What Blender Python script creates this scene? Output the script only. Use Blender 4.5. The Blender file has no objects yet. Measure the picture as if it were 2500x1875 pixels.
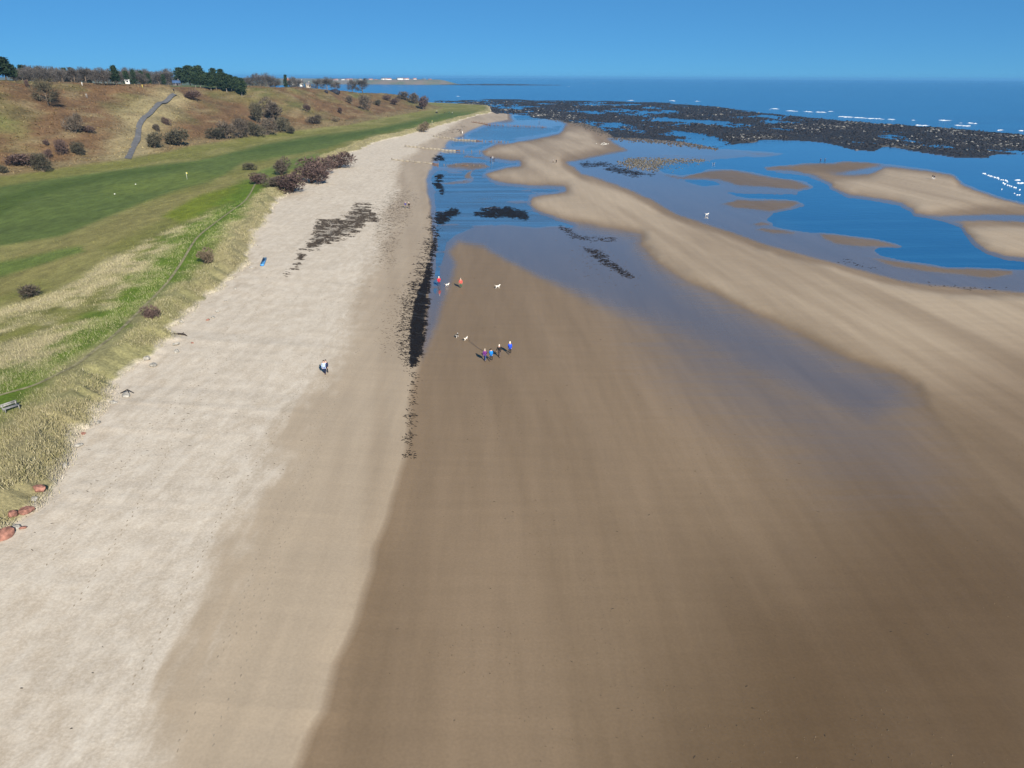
import bpy, math, random
import numpy as np
from mathutils import Matrix, Vector, Quaternion

SC = bpy.context.scene
COL = SC.collection
rng = np.random.default_rng(7)
random.seed(7)

# ------------------------------------------------------------------ camera, sky, sun, exposure
CAM_H, F_PX = 35.0, 1736.0
PITCH, ROLL = math.radians(23.35), math.radians(0.25)
cam_d = bpy.data.cameras.new("camera")
cam = bpy.data.objects.new("camera", cam_d); COL.objects.link(cam)
cam_d.sensor_width = 36.0; cam_d.lens = 36.0 * F_PX / 2500.0
cam_d.clip_start = 0.5; cam_d.clip_end = 90000.0
CM = Matrix.Rotation(math.pi/2 - PITCH, 3, 'X') @ Matrix.Rotation(ROLL, 3, 'Z')
cam.matrix_world = Matrix.Translation((0, 0, CAM_H)) @ CM.to_4x4()
SC.camera = cam

SUN_EL, SUN_AZ = math.radians(29.0), math.radians(154.5)      # azimuth clockwise from +Y
SUN_DIR = Vector((math.sin(SUN_AZ)*math.cos(SUN_EL), math.cos(SUN_AZ)*math.cos(SUN_EL), math.sin(SUN_EL)))
world = bpy.data.worlds.new("World"); SC.world = world; world.use_nodes = True
wn = world.node_tree
for n in list(wn.nodes): wn.nodes.remove(n)
sky = wn.nodes.new('ShaderNodeTexSky'); sky.sky_type = 'NISHITA'; sky.sun_disc = False
sky.sun_elevation = SUN_EL; sky.sun_rotation = SUN_AZ
sky.altitude = 6500.0; sky.air_density = 1.0; sky.dust_density = 0.0; sky.ozone_density = 10.0
gm_ = wn.nodes.new('ShaderNodeGamma'); gm_.inputs['Gamma'].default_value = 0.42
tint = wn.nodes.new('ShaderNodeMix'); tint.data_type = 'RGBA'; tint.blend_type = 'MULTIPLY'; tint.inputs[0].default_value = 1.0; tint.inputs[7].default_value = (0.345, 0.84, 1.19, 1.0)
bg = wn.nodes.new('ShaderNodeBackground'); bg.inputs['Strength'].default_value = 0.145
wo = wn.nodes.new('ShaderNodeOutputWorld')
wn.links.new(sky.outputs[0], gm_.inputs['Color']); wn.links.new(gm_.outputs[0], tint.inputs[6]); wn.links.new(tint.outputs[2], bg.inputs[0]); wn.links.new(bg.outputs[0], wo.inputs[0])

sun_d = bpy.data.lights.new("sun", 'SUN'); sun_d.energy = 5.0; sun_d.angle = math.radians(0.53); sun_d.color = (1.0, 0.93, 0.81)
sun = bpy.data.objects.new("sun", sun_d); COL.objects.link(sun)
sun.rotation_euler = SUN_DIR.to_track_quat('Z', 'Y').to_euler(); sun.location = (60, -120, 120)

SC.view_settings.view_transform = 'Standard'; SC.view_settings.look = 'None'
SC.view_settings.gamma = 1.0; SC.view_settings.use_curve_mapping = False
SC.view_settings.exposure = 0.7

cy = SC.cycles; cy.max_bounces = 4; cy.diffuse_bounces = 2; cy.glossy_bounces = 2; cy.transparent_max_bounces = 4; cy.volume_bounces = 0
cy.use_denoising = True

# ------------------------------------------------------------------ photograph pixel <-> place
RM = np.array(CM)
def ray(px, py):
    d = RM @ np.array([(px-1250.0)/F_PX, -(py-937.5)/F_PX, -1.0])
    return d
def on_plane(px, py, z=0.0):
    d = ray(px, py); t = (z-CAM_H)/d[2]
    return d[0]*t, d[1]*t
def project(x, y, z):
    X = np.stack([x, y, z-CAM_H], -1) @ RM
    dep = np.maximum(-X[..., 2], 0.1)
    return 1250.0 + F_PX*X[..., 0]/dep, 937.5 - F_PX*X[..., 1]/dep, dep

# ------------------------------------------------------------------ numpy noise and polygons
def _hash(ix, iy, s):
    h = (ix.astype(np.int64)*374761393 + iy.astype(np.int64)*668265263 + s*974634777) & 0xffffffff
    h = ((h ^ (h >> 13))*1274126177) & 0xffffffff
    return ((h ^ (h >> 16)) & 0xffff)/65535.0
def vnoise(x, y, s=0):
    ix = np.floor(x); iy = np.floor(y); fx = x-ix; fy = y-iy
    fx = fx*fx*(3-2*fx); fy = fy*fy*(3-2*fy)
    a = _hash(ix, iy, s); b = _hash(ix+1, iy, s); c = _hash(ix, iy+1, s); d = _hash(ix+1, iy+1, s)
    return (a*(1-fx)+b*fx)*(1-fy)+(c*(1-fx)+d*fx)*fy
def fbm(x, y, s=0, o=4, g=0.5):
    t = 0; a = 1; w = 0
    for i in range(o):
        c_, s_ = math.cos(.5+.9*i)*2**i, math.sin(.5+.9*i)*2**i
        t = t+a*vnoise(x*c_-y*s_+13.7*i, x*s_+y*c_-7.1*i, s+i); w += a; a *= g
    return t/w
def sstep(a, b, v):
    t = np.clip((v-a)/(b-a), 0, 1); return t*t*(3-2*t)
def psdf(poly, X, Y, pad=60.0):
    """signed distance to a polygon, positive inside"""
    P = np.asarray(poly, float); out = np.full(X.shape, -pad)
    m = (X > P[:, 0].min()-pad) & (X < P[:, 0].max()+pad) & (Y > P[:, 1].min()-pad) & (Y < P[:, 1].max()+pad)
    if not m.any(): return out
    x = X[m]; y = Y[m]; d2 = np.full(x.shape, 1e12); ins = np.zeros(x.shape, bool)
    Q = np.roll(P, -1, 0)
    for (ax, ay), (bx, by) in zip(P, Q):
        ex, ey = bx-ax, by-ay; L = ex*ex+ey*ey+1e-9
        t = np.clip(((x-ax)*ex+(y-ay)*ey)/L, 0, 1)
        d2 = np.minimum(d2, (x-ax-t*ex)**2+(y-ay-t*ey)**2)
        c = (ay > y) != (by > y)
        ins ^= c & (x < ax+(y-ay)*ex/(ey if abs(ey) > 1e-9 else 1e-9))
    d = np.sqrt(d2); out[m] = np.maximum(np.where(ins, d, -d), -pad)
    return out

# ------------------------------------------------------------------ shoreline control lines (photo points laid on their level)
def line(pts, z):
    w = np.array([on_plane(a, b, z) for a, b in pts]); w = w[np.argsort(w[:, 1])]
    y = np.maximum.accumulate(w[:, 1]+np.arange(len(w))*1e-3)
    return y, w[:, 0]
L_STEP = line([(735,1875),(770,1790),(800,1740),(810,1620),(860,1500),(905,1390),(912,1340),(975,1190),(992,1120),(1000,1020),(1010,930),(1020,880),
    (1035,800),(1042,690),(1055,600),(1050,520),(1042,440),(1062,400),(1095,350),(1130,330),(1190,305),(1240,292)], 0.15)
L_DUNE = line([(0,1300),(75,1215),(125,1155),(180,1085),(225,1030),(275,975),(330,905),(395,865),(425,810),(485,745),(545,712),(590,660),(612,600),(645,540),
    (680,492),(740,445),(800,405),(860,372),(920,347),(1010,326),(1060,311),(1110,298),(1170,281),(1200,275)], 2.6)
L_TOE = line([(0,430),(120,415),(320,388),(450,362),(600,335),(700,322),(850,305),(960,283),(1040,270),(1085,264)], 5.0)
def ext(L, far):
    y, x = L
    return np.r_[y, [f[0] for f in far]], np.r_[x, [f[1] for f in far]]
L_DUNE = ext(L_DUNE, [(900, -28), (960, -75), (1010, -130), (1300, -285), (2000, -640), (7000, -2200)])
L_TOE = ext(L_TOE, [(960, -112), (1010, -150), (1300, -300), (2000, -655), (7000, -2215)])
L_STEP = ext(L_STEP, [(900, -8), (1000, -95), (1300, -265), (2000, -620), (7000, -2180)])
HILL_Z = ([0, 300, 360, 430, 466, 500, 560, 670, 800, 880, 940, 1000, 1300, 2000, 7000], [33, 32.6, 32, 30, 28.3, 28.3, 28, 23, 18.5, 14.5, 9.5, 7.0, 8, 10, 12])
HILL_W = ([0, 300, 430, 470, 520, 700, 880, 960, 1100, 7000], [70, 66, 62, 74, 62, 62, 55, 40, 30, 40])

def lines_at(y):
    wob = (fbm(y*0.06, y*0, 3, 3)-0.5)*3.0
    jag = (fbm(y*0.14, y*0+.5, 5, 4, 0.6)-0.5)*5.0*sstep(20, 60, y)*(1-0.4*sstep(150, 500, y))
    step = np.interp(y, *L_STEP) + (fbm(y*0.12, y*0, 8, 2)-0.5)*1.0
    dune = np.interp(y, *L_DUNE) + wob*0.4 + jag
    toe = np.interp(y, *L_TOE) + (fbm(y*0.05, y*0, 4, 2)-0.5)*4
    edge = toe - np.interp(y, *HILL_W) + (fbm(y*0.02, y*0, 6, 3)-0.5)*16
    hz = np.interp(y, *HILL_Z)
    return step, dune, toe, edge, hz

# ------------------------------------------------------------------ traced outlines on the lower shore (photo points)
BAR = [(1375,300),(1420,300),(1450,312),(1455,325),(1480,345),(1500,358),(1520,368),(1470,378),(1420,388),(1382,397),(1419,423),(1471,438),(1509,452),(1555,469),
 (1596,490),(1619,510),(1659,527),(1717,545),(1761,559),(1804,577),(1848,594),(1880,600),(1903,611),(1976,628),(2034,640),(2091,660),(2149,678),(2207,689),(2265,698),
 (2323,707),(2410,710),(2700,708),(2700,1330),(2500,1300),(2400,1180),(2350,1130),(2260,1010),(2230,950),(2190,925),(2070,885),(1880,788),(1819,762),(1732,718),(1674,692),
 (1602,646),(1558,602),(1558,579),(1529,572),(1460,559),(1364,542),(1312,521),(1283,501),(1298,475),(1327,469),(1376,462),(1298,461),(1240,455),(1195,444),(1177,427),(1188,418),
 (1231,403),(1267,399),(1242,399),(1181,388),(1175,377),(1161,368),(1204,351),(1256,342),(1322,330),(1360,322),(1372,310)]
BANK = [(1965,425),(2045,428),(2115,422),(2158,402),(2265,409),(2329,422),(2349,445),(2381,457),(2439,477),(2700,550),(2700,522),(2400,520),(2265,533),(2233,527),(2224,516),(2193,501),
 (2100,485),(2074,484),(2025,462),(2022,453),(1970,432)]
BANK2 = [(2308,543),(2400,541),(2700,548),(2700,700),(2500,640),(2453,634),(2410,621),(2375,597),(2355,576),(2346,556)]
BAR3 = [(1552,376),(1620,370),(1700,373),(1800,374),(1880,370),(1917,375),(1880,381),(1800,384),(1700,388),(1620,387),(1560,381)]
SANDS = [BAR, BANK, BANK2, BAR3]
PATCH = [[(1590,422),(1668,428),(1726,415),(1784,414),(1833,422),(1880,430),(1934,437),(1975,450),(1985,458),(1950,466),(1880,460),(1800,456),(1750,440),(1720,438),(1650,437)],
 [(1752,498),(1800,486),(1880,485),(1940,490),(1960,497),(1930,510),(1880,519),(1800,510)],
 [(1830,548),(1860,539),(1885,545),(1880,551),(1850,552)], [(1840,560),(1862,553),(1900,558),(1950,567),(1940,573),(1890,572)],
 [(2000,569),(2062,573),(2143,584),(2193,596),(2210,602),(2150,604),(2100,603),(2040,597),(2010,583)],
 [(2110,625),(2207,638),(2311,656),(2424,656),(2470,658),(2475,670),(2420,682),(2300,672),(2180,652)],
 [(1860,406),(1976,399),(2039,398),(2062,394),(2120,397),(2150,402),(2100,416),(2040,424),(1960,420),(1870,416)],
 [(1085,402),(1130,397),(1185,399),(1200,408),(1150,415),(1090,410)], [(1133,437),(1138,420),(1150,414),(1152,440)], [(1078,447),(1140,443),(1146,449),(1090,452)],
 [(1110,488),(1180,480),(1230,486),(1180,497),(1120,496)], [(1190,392),(1130,384),(1140,379),(1180,385)]]
SEA = [(1745,361),(1800,363),(1880,369),(1920,375),(1880,383),(1818,386),(1840,404),(1880,404),(1976,397),(2039,396),(2062,392),(2120,395),(2178,400),(2265,409),(2329,422),(2349,445),
 (2381,457),(2439,477),(2500,494),(2900,610),(2900,200),(1700,200),(1700,345)]
POOL_A = [(1600,408),(1625,399),(1732,392),(1818,385),(1890,384),(1890,428),(1833,419),(1784,412),(1726,412),(1703,421),(1668,425),(1622,421)]
POOL_B = [(1860,420),(1947,429),(1970,432),(2022,453),(2025,462),(2074,484),(2100,485),(2193,501),(2224,516),(2233,527),(2265,533),(2308,542),(2346,556),(2355,576),(2375,597),(2410,621),
 (2453,634),(2500,640),(2800,690),(2800,700),(2500,655),(2467,655),(2424,652),(2366,653),(2311,653),(2265,643),(2207,634),(2149,620),(2138,610),(2149,602),(2193,605),(2213,602),(2193,594),
 (2143,582),(2062,571),(1976,566),(1918,558),(1889,550),(1889,542),(1874,536),(1892,521),(1947,510),(1970,503),(1947,490),(1903,485),(1800,478),(1775,471),(1860,475),(1952,477),(1952,468),
 (1984,461),(1990,452),(1970,443),(1932,436),(1860,429)]
POOL_C = [(1659,438),(1717,439),(1740,441),(1758,451),(1714,453),(1683,445)]
RUN1 = [(1141,330),(1177,312),(1195,306),(1267,309),(1340,313),(1360,309),(1372,308),(1362,319),(1303,331),(1258,338),(1253,348),(1238,348),(1231,342),(1195,339),(1150,338)]
RUN2 = [(1099,348),(1123,344),(1159,348),(1164,351),(1123,357),(1097,355)]
RUN2B = [(1204,349),(1190,357),(1140,371),(1122,371),(1150,360),(1180,352)]
RUN3 = [(1056,373),(1070,370),(1132,373),(1168,375),(1177,387),(1190,395),(1231,400),(1264,399),(1228,404),(1186,418),(1175,429),(1195,446),(1240,457),(1298,463),(1372,463),(1298,473),(1283,490),
 (1230,478),(1150,470),(1080,478),(1062,462),(1050,440),(1052,424),(1080,418),(1150,418),(1120,410),(1060,404),(1052,390)]
RUN5 = [(1062,462),(1150,462),(1240,470),(1283,492),(1320,522),(1372,544),(1400,556),(1330,556),(1240,545),(1160,552),(1110,572),(1088,592),(1078,640),(1066,700),(1052,752),(1046,745),(1048,690),(1060,600),(1062,530)]
RUN4 = [(1257,284),(1300,282),(1330,288),(1310,292),(1262,292)]
WATERS = [SEA, POOL_A, POOL_B, POOL_C, RUN1, RUN2, RUN2B, RUN3, RUN4]
RUNX = [(1062,512),(1064,470),(1500,470),(1500,760),(1040,760),(1044,680)]
FILM = [(1030,440),(1300,470),(1285,500),(1312,521),(1364,542),(1460,559),(1529,572),(1558,579),(1558,602),(1602,646),(1674,692),(1732,718),(1819,762),(1880,788),(2070,885),(2190,925),(2240,985),
 (2120,1060),(1900,960),(1700,850),(1500,760),(1350,690),(1230,632),(1180,600),(1120,590),(1095,615),(1112,650),(1085,720),(1062,800),(1032,860),(1008,905),(1035,800),(1042,690),(1058,600),(1060,520)]
FILM2 = [(1500,720),(1750,780),(2000,880),(2230,980),(2330,1150),(2280,1240),(2000,1200),(1750,1050),(1600,900)]
FILM3 = [(1382,397),(1420,388),(1470,378),(1530,366),(1500,350),(1484,340),(1520,336),(1600,342),(1760,358),(1900,385),(2000,440),(2100,500),(2500,600),(2700,720),(2410,710),(2207,689),(2034,640),
 (1880,600),(1761,559),(1659,527),(1596,490),(1509,452),(1419,423)]
FILM4 = [(1085,395),(1110,350),(1150,318),(1220,298),(1300,284),(1380,292),(1372,310),(1340,328),(1204,351),(1161,368),(1181,388),(1170,425),(1100,460),(1052,440),(1050,400)]
FILM5 = [(2265,528),(2400,523),(2700,522),(2700,548),(2400,541),(2308,542)]
FILM6 = [(1980,410),(2150,404),(2240,425),(2150,432),(2040,428)]
REEF = [(1040,262),(1060,246),(1187,240),(1360,243),(1592,248),(1740,258),(1860,275),(2034,292),(2178,303),(2323,312),(2500,327),(2800,352),(2800,392),(2500,379),(2433,376),(2410,387),(2323,385),(2265,376),
 (2164,361),(2135,370),(2091,367),(2034,354),(1976,347),(1860,344),(1740,362),(1679,350),(1621,345),(1548,339),(1491,336),(1462,316),(1447,310),(1418,301),(1375,301),(1346,294),(1274,284),(1216,277),(1158,268),(1100,266)]
STONES = [(1506,399),(1529,390),(1587,390),(1714,393),(1660,400),(1630,404),(1602,416),(1529,411)]

def shore(px, py, x, y):
    """height of the lower shore and its sand / film / water measures at photo-plane points"""
    wx = (fbm(x*0.09, y*0.045, 21, 5, .62)-0.5)*12*np.clip(400/np.maximum(y, 60), 0.25, 1.3)
    wy = (fbm(x*0.09, y*0.045, 31, 5, .62)-0.5)*7*np.clip(400/np.maximum(y, 60), 0.25, 1.3)
    X = px+wx; Y = py+wy
    sand = np.zeros(px.shape)
    for p in SANDS: sand = np.maximum(sand, sstep(-3, 32, psdf(p, X, Y, 60)))
    sand = sand*(1-0.8*sstep(700, 1120, py+0.25*(px-2200)))
    patch = np.zeros(px.shape)
    for p in PATCH: patch = np.maximum(patch, sstep(-4, 6, psdf(p, X, Y, 20)))
    wsd = np.full(px.shape, -60.0)
    for p in WATERS: wsd = np.maximum(wsd, psdf(p, X, Y, 60))
    wsd = np.where(patch > 0.02, np.minimum(wsd, 2.5-8*patch), wsd)
    sf = 22+90*sstep(1250, 1750, px)
    wsd = np.maximum(wsd, np.minimum(psdf(RUN5, X, Y, 60), 3.2))
    film = sstep(-sf, sf, psdf(FILM, X, Y, 140))
    for p, a, s in ((FILM2, .74, 240), (FILM3, 1, 8), (FILM4, .85, 10), (FILM5, .8, 5), (FILM6, .8, 8)):
        film = np.maximum(film, a*sstep(-s, s, psdf(p, X, Y, 250)))
    film = film*(1-.12*sstep(640, 780, py)-.15*sstep(850, 1100, py)*sstep(1100, 1500, px))
    film = np.maximum(film, .85*sstep(-24, 0, wsd))
    film = np.clip(film*(1-sstep(0.05, 0.5, sand))*(1-0.7*patch), 0, 1)
    z = 0.04 + 0.5*sand**1.3 + 0.06*patch + 0.03*(fbm(x*0.05, y*0.02, 41, 3)-0.5)*(1-film)
    z = z*(1-sstep(-5, 3, wsd)) - 0.35*sstep(-2.5, 10, wsd)
    run = (px < 1380)&(py < 760)&(py > 300)
    z = z + np.where(run, 1.1*np.maximum(0, fbm(x*.10+y*.02, y*.38, 45, 3)-.60), 0)*(1-sstep(.02, .3, sand))*sstep(-4, 2, wsd)
    z = np.where(run, np.maximum(z, -.18), z)
    return z, sand, film, wsd, patch

def terrain(x, y, full=False):
    step, dune, toe, edge, hz = lines_at(y)
    crest = dune - 3.2
    rough = fbm(x*0.08, y*0.05, 51, 4)-0.5
    hump = fbm(x*0.035, y*0.02, 61, 3)-0.5
    links = 4.3 + hump*1.5*sstep(toe, toe+15, x)*(1-sstep(crest-4, crest, x)) + rough*0.5
    K = [(edge-1500, hz+6), (edge-400, hz+1.5), (edge-6, hz), (edge+5, hz-1.2), (toe-12, 7.2), (toe+3, 4.9), (toe+14, 4.3), (crest-1.2, 4.3), (crest, 4.5), (dune, 2.6), (step-1.5, 0.45), (step, 0.22), (step+2.2, 0.05), (step+9000, 0.05)]
    z = np.full(np.shape(x), K[0][1]+0.0)*np.ones(np.shape(x))
    for (x0, z0), (x1, z1) in zip(K[:-1], K[1:]):
        t = (x-x0)/np.maximum(x1-x0, 1e-3); m = (t >= 0) & (t <= 1)
        z = np.where(m, z0+(z1-z0)*t, z)
    lk = sstep(toe-3, toe+14, x)*(1-sstep(crest-2, crest, x))
    z = z*(1-lk)+links*lk
    hillm = sstep(edge-30, edge+8, x)*(1-sstep(toe-15, toe, x))
    z = z + hillm*((fbm(x*0.045, y*0.03, 71, 4)-0.5)*4.5) + (1-sstep(edge-40, edge, x))*(fbm(x*0.01, y*0.008, 75, 3)-0.5)*2.0
    z = z + sstep(crest, crest+1, x)*(1-sstep(dune, dune+1.2, x))*rough*0.8
    z = z + sstep(dune, dune+4, x)*(1-sstep(step-14, step-1, x))*(rough*0.22)
    low = x > step
    px, py, _ = project(x, y, np.where(low, 0.05, z))
    zs, sand, film, wsd, patch = shore(px, py, x, y)
    k = sstep(step, step+2.6, x)
    z = np.where(low, z*(1-k)+zs*k, z)
    z = np.where((y > 830) & (x > dune), np.minimum(z, 0.3-sstep(830, 900, y)*1.2), z)
    if full:
        return z, px, py, sand*k, film*sstep(step-.3-.011*y*sstep(150, 330, y), step+.5, x), wsd, patch*k
    return z

def gp(px, py, tmax=1400.0):
    """the place on the ground seen at a photo point"""
    d = ray(px, py); t = np.exp(np.linspace(math.log(25), math.log(tmax), 2600))
    x, y, z = d[0]*t, d[1]*t, CAM_H+d[2]*t
    h = terrain(x, y); b = np.nonzero(z < h)[0]
    if len(b) == 0: i = len(t)-1
    else: i = b[0]
    for _ in range(2):
        lo, hi = t[max(i-1, 0)], t[i]; tt = np.linspace(lo, hi, 20)
        hh = terrain(d[0]*tt, d[1]*tt); bb = np.nonzero(CAM_H+d[2]*tt < hh)[0]
        if len(bb): t = tt; i = max(bb[0], 1)
    tt = t[i]; x, y = d[0]*tt, d[1]*tt
    return Vector((float(x), float(y), float(terrain(np.array([x]), np.array([y]))[0])))
def mpp(p):
    """metres per photo pixel at a place"""
    return float(project(np.array([p[0]]), np.array([p[1]]), np.array([p[2]]))[2][0])/F_PX

# ------------------------------------------------------------------ object helpers
def tag(o, label=None, cat=None, group=None, kind=None):
    if label: o["label"] = label
    if cat: o["category"] = cat
    if group: o["group"] = group
    if kind: o["kind"] = kind
    return o
def link(o, parent=None):
    COL.objects.link(o)
    if parent is not None: o.parent = parent
    return o
def mesh_np(name, V, Fq, mat=None, parent=None, smooth=False, attrs=None, obj=True):
    """V (n,3), Fq (m,3) or (m,4) int"""
    V = np.ascontiguousarray(V, np.float32); Fq = np.ascontiguousarray(Fq, np.int32); k = Fq.shape[1]
    me = bpy.data.meshes.new(name)
    me.vertices.add(len(V)); me.vertices.foreach_set('co', V.ravel())
    me.loops.add(len(Fq)*k); me.loops.foreach_set('vertex_index', Fq.ravel())
    me.polygons.add(len(Fq)); me.polygons.foreach_set('loop_start', np.arange(0, len(Fq)*k, k, dtype=np.int32))
    try: me.polygons.foreach_set('loop_total', np.full(len(Fq), k, np.int32))
    except Exception: pass
    if smooth: me.polygons.foreach_set('use_smooth', np.ones(len(Fq), bool))
    for nm, a in (attrs or {}).items():
        if a.ndim == 1:
            at = me.attributes.new(nm, 'FLOAT', 'POINT'); at.data.foreach_set('value', np.ascontiguousarray(a, np.float32))
        else:
            at = me.attributes.new(nm, 'FLOAT_COLOR', 'POINT'); c = np.ones((len(V), 4), np.float32); c[:, :3] = a; at.data.foreach_set('color', c.ravel())
    me.update(); me.validate()
    if mat: me.materials.append(mat)
    if not obj: return me
    return link(bpy.data.objects.new(name, me), parent)
def empty(name, loc, rz=0.0, sc=1.0):
    o = bpy.data.objects.new(name, None); o.empty_display_size = 0.3; link(o)
    o.location = loc; o.rotation_euler = (0, 0, rz); o.scale = (sc, sc, sc) if not hasattr(sc, '__len__') else sc
    return o
def part(name, me, parent, mat=None):
    o = bpy.data.objects.new(name, me); link(o, parent)
    if mat is not None:
        if len(me.materials) == 0: me.materials.append(None)
        o.material_slots[0].link = 'OBJECT'; o.material_slots[0].material = mat
    return o

# ------------------------------------------------------------------ material helpers
class MT:
    def __init__(s, name):
        s.m = bpy.data.materials.new(name); s.m.use_nodes = True; s.t = s.m.node_tree
        s.b = s.t.nodes['Principled BSDF']
    def n(s, t, ins=None, out=0, **pr):
        nd = s.t.nodes.new(t)
        for k, v in pr.items(): setattr(nd, k, v)
        for k, v in (ins or {}).items(): s.set(nd.inputs[k], v)
        return nd.outputs[out]
    def set(s, sock, v):
        if isinstance(v, bpy.types.NodeSocket): s.t.links.new(v, sock)
        else:
            if hasattr(v, '__len__') and sock.type == 'RGBA' and len(v) == 3: v = (*v, 1.0)
            sock.default_value = v
    def math(s, op, a, b=0.0, clamp=False): return s.n('ShaderNodeMath', {0: a, 1: b}, operation=op, use_clamp=clamp)
    def mix(s, f, a, b, blend='MIX'): return s.n('ShaderNodeMix', {0: f, 6: a, 7: b}, out=2, data_type='RGBA', blend_type=blend)
    def lerp(s, f, a, b): return s.n('ShaderNodeMix', {0: f, 2: a, 3: b}, out=0, data_type='FLOAT')
    def ss(s, v, a, b, lo=0.0, hi=1.0): return s.n('ShaderNodeMapRange', {0: v, 1: a, 2: b, 3: lo, 4: hi}, interpolation_type='SMOOTHSTEP')
    def attr(s, nm, out=2): return s.n('ShaderNodeAttribute', out=out, attribute_name=nm)
    def pos(s): return s.n('ShaderNodeNewGeometry')
    def objc(s): return s.n('ShaderNodeTexCoord', out=3)
    def stretch(s, v, sc): return s.n('ShaderNodeVectorMath', {0: v, 1: sc}, operation='MULTIPLY')
    def noise(s, v, sc, det=3.0, ro=0.55, dist=0.0): return s.n('ShaderNodeTexNoise', {'Vector': v, 'Scale': sc, 'Detail': det, 'Roughness': ro, 'Distortion': dist})
    def voro(s, v, sc): return s.n('ShaderNodeTexVoronoi', {'Vector': v, 'Scale': sc})
    def bump(s, h, strength=0.5, dist=0.1, normal=None):
        i = {'Height': h, 'Strength': strength, 'Distance': dist}
        if normal is not None: i['Normal'] = normal
        return s.n('ShaderNodeBump', i)
    def out(s, **k):
        for a, v in k.items(): s.set(s.b.inputs[a.replace('_', ' ')], v)
        return s.m
def plain(name, col, rough=0.8, var=0.25, sc=6.0, bump=0.0, spec=0.3):
    m = MT(name); v = m.objc(); n = m.noise(v, sc, 4.0)
    dark = tuple(c*(1-var) for c in col); lite = tuple(min(1, c*(1+var)) for c in col)
    k = dict(Base_Color=m.mix(m.ss(n, .3, .7), dark, lite), Roughness=rough)
    m.b.inputs['Specular IOR Level'].default_value = spec
    if bump: k['Normal'] = m.bump(n, bump, 0.05)
    return m.out(**k)
# ------------------------------------------------------------------ surface materials
def sand_material():
    m = MT('sand'); p = m.pos()
    dry0 = m.attr('dry'); film0 = m.attr('film'); bar = m.attr('bar'); dark = m.attr('dark'); big = m.attr('big'); mid = m.attr('upper'); weed = m.attr('weed')
    ps = m.stretch(p, (1.0, 0.42, 1.0))
    nm = m.noise(ps, 0.9, 3.0, 0.62)
    fine = m.noise(p, 5.0, 2.0, 0.7)
    e = m.math('ADD', dry0, m.math('MULTIPLY', m.math('SUBTRACT', nm, 0.5), 0.55))
    dry = m.ss(e, 0.12, 0.95)
    damp = m.mix(big, (0.194, 0.136, 0.082), (0.242, 0.173, 0.109))
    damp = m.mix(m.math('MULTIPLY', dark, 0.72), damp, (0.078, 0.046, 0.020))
    damp = m.mix(m.math('MULTIPLY', m.ss(bar, 0.1, 0.95), m.lerp(big, 0.45, 1.0)), damp, (0.40, 0.312, 0.215))
    damp = m.mix(m.math('MULTIPLY', mid, 0.85), damp, m.mix(big, (0.318, 0.248, 0.172), (0.395, 0.318, 0.230)))
    dc = m.mix(m.ss(nm, .3, .75), (0.430, 0.362, 0.280), (0.525, 0.458, 0.372))
    dc = m.mix(m.math('MULTIPLY', m.ss(fine, .3, .8), 0.5), dc, (0.575, 0.512, 0.43))
    col = m.mix(dry, damp, dc)
    col = m.mix(m.ss(m.math('ADD', weed, m.math('MULTIPLY', m.math('SUBTRACT', fine, 0.5), 0.9)), 0.5, 0.75), col, (0.020, 0.017, 0.014))
    streak = m.noise(m.stretch(p, (0.16, 1.6, 1.0)), 0.5, 2.0)
    f = m.math('ADD', film0, m.math('MULTIPLY', m.math('SUBTRACT', streak, 0.5), 0.34))
    f = m.math('MULTIPLY', m.ss(f, 0.10, 0.9), m.math('GREATER_THAN', film0, 0.01))
    col = m.mix(0.08, col, m.mix(streak, (0.0, 0.0, 0.0), (1.0, 1.0, 1.0)), 'OVERLAY')
    col = m.mix(m.math('MULTIPLY', f, 0.7), col, (0.096, 0.080, 0.078))
    mot = m.noise(m.stretch(p, (1.0, 0.08, 1.0)), 0.7, 3.0, 0.65)
    col = m.mix(0.06, col, m.mix(m.ss(mot, .2, .8), (0.0, 0.0, 0.0), (1.0, 1.0, 1.0)), 'OVERLAY')
    col = m.mix(0.16, col, m.mix(fine, (0.0, 0.0, 0.0), (1.0, 1.0, 1.0)), 'OVERLAY')
    rough = m.lerp(f, m.lerp(dry, 0.6, 0.95), 0.075)
    h1 = m.math('ADD', m.math('MULTIPLY', m.voro(p, 1.1), 0.35), m.math('ADD', nm, m.math('MULTIPLY', fine, 0.22)))
    b1 = m.bump(h1, m.math('MULTIPLY', dry, 0.24), 0.2)
    m.set(m.b.inputs['IOR'], m.lerp(f, 1.28, 1.9))
    return m.out(Base_Color=col, Roughness=rough, Normal=b1)

def turf_material(name, fine_sc=3.0, contrast=0.5, bump=0.6):
    m = MT(name); p = m.pos(); c = m.attr('col', 0)
    n1 = m.noise(p, fine_sc, 5.0, 0.7); n2 = m.noise(m.stretch(p, (1, .35, 1)), fine_sc*0.22, 4.0)
    k = m.math('ADD', m.math('MULTIPLY', n1, 0.6), m.math('MULTIPLY', n2, 0.4))
    col = m.mix(contrast, c, m.mix(m.ss(k, .3, .7), (0.12, 0.12, 0.12), (0.92, 0.9, 0.86)), 'OVERLAY')
    m.b.inputs['Specular IOR Level'].default_value = 0.15
    return m.out(Base_Color=col, Roughness=0.95, Normal=m.bump(k, bump, 0.35))

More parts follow.
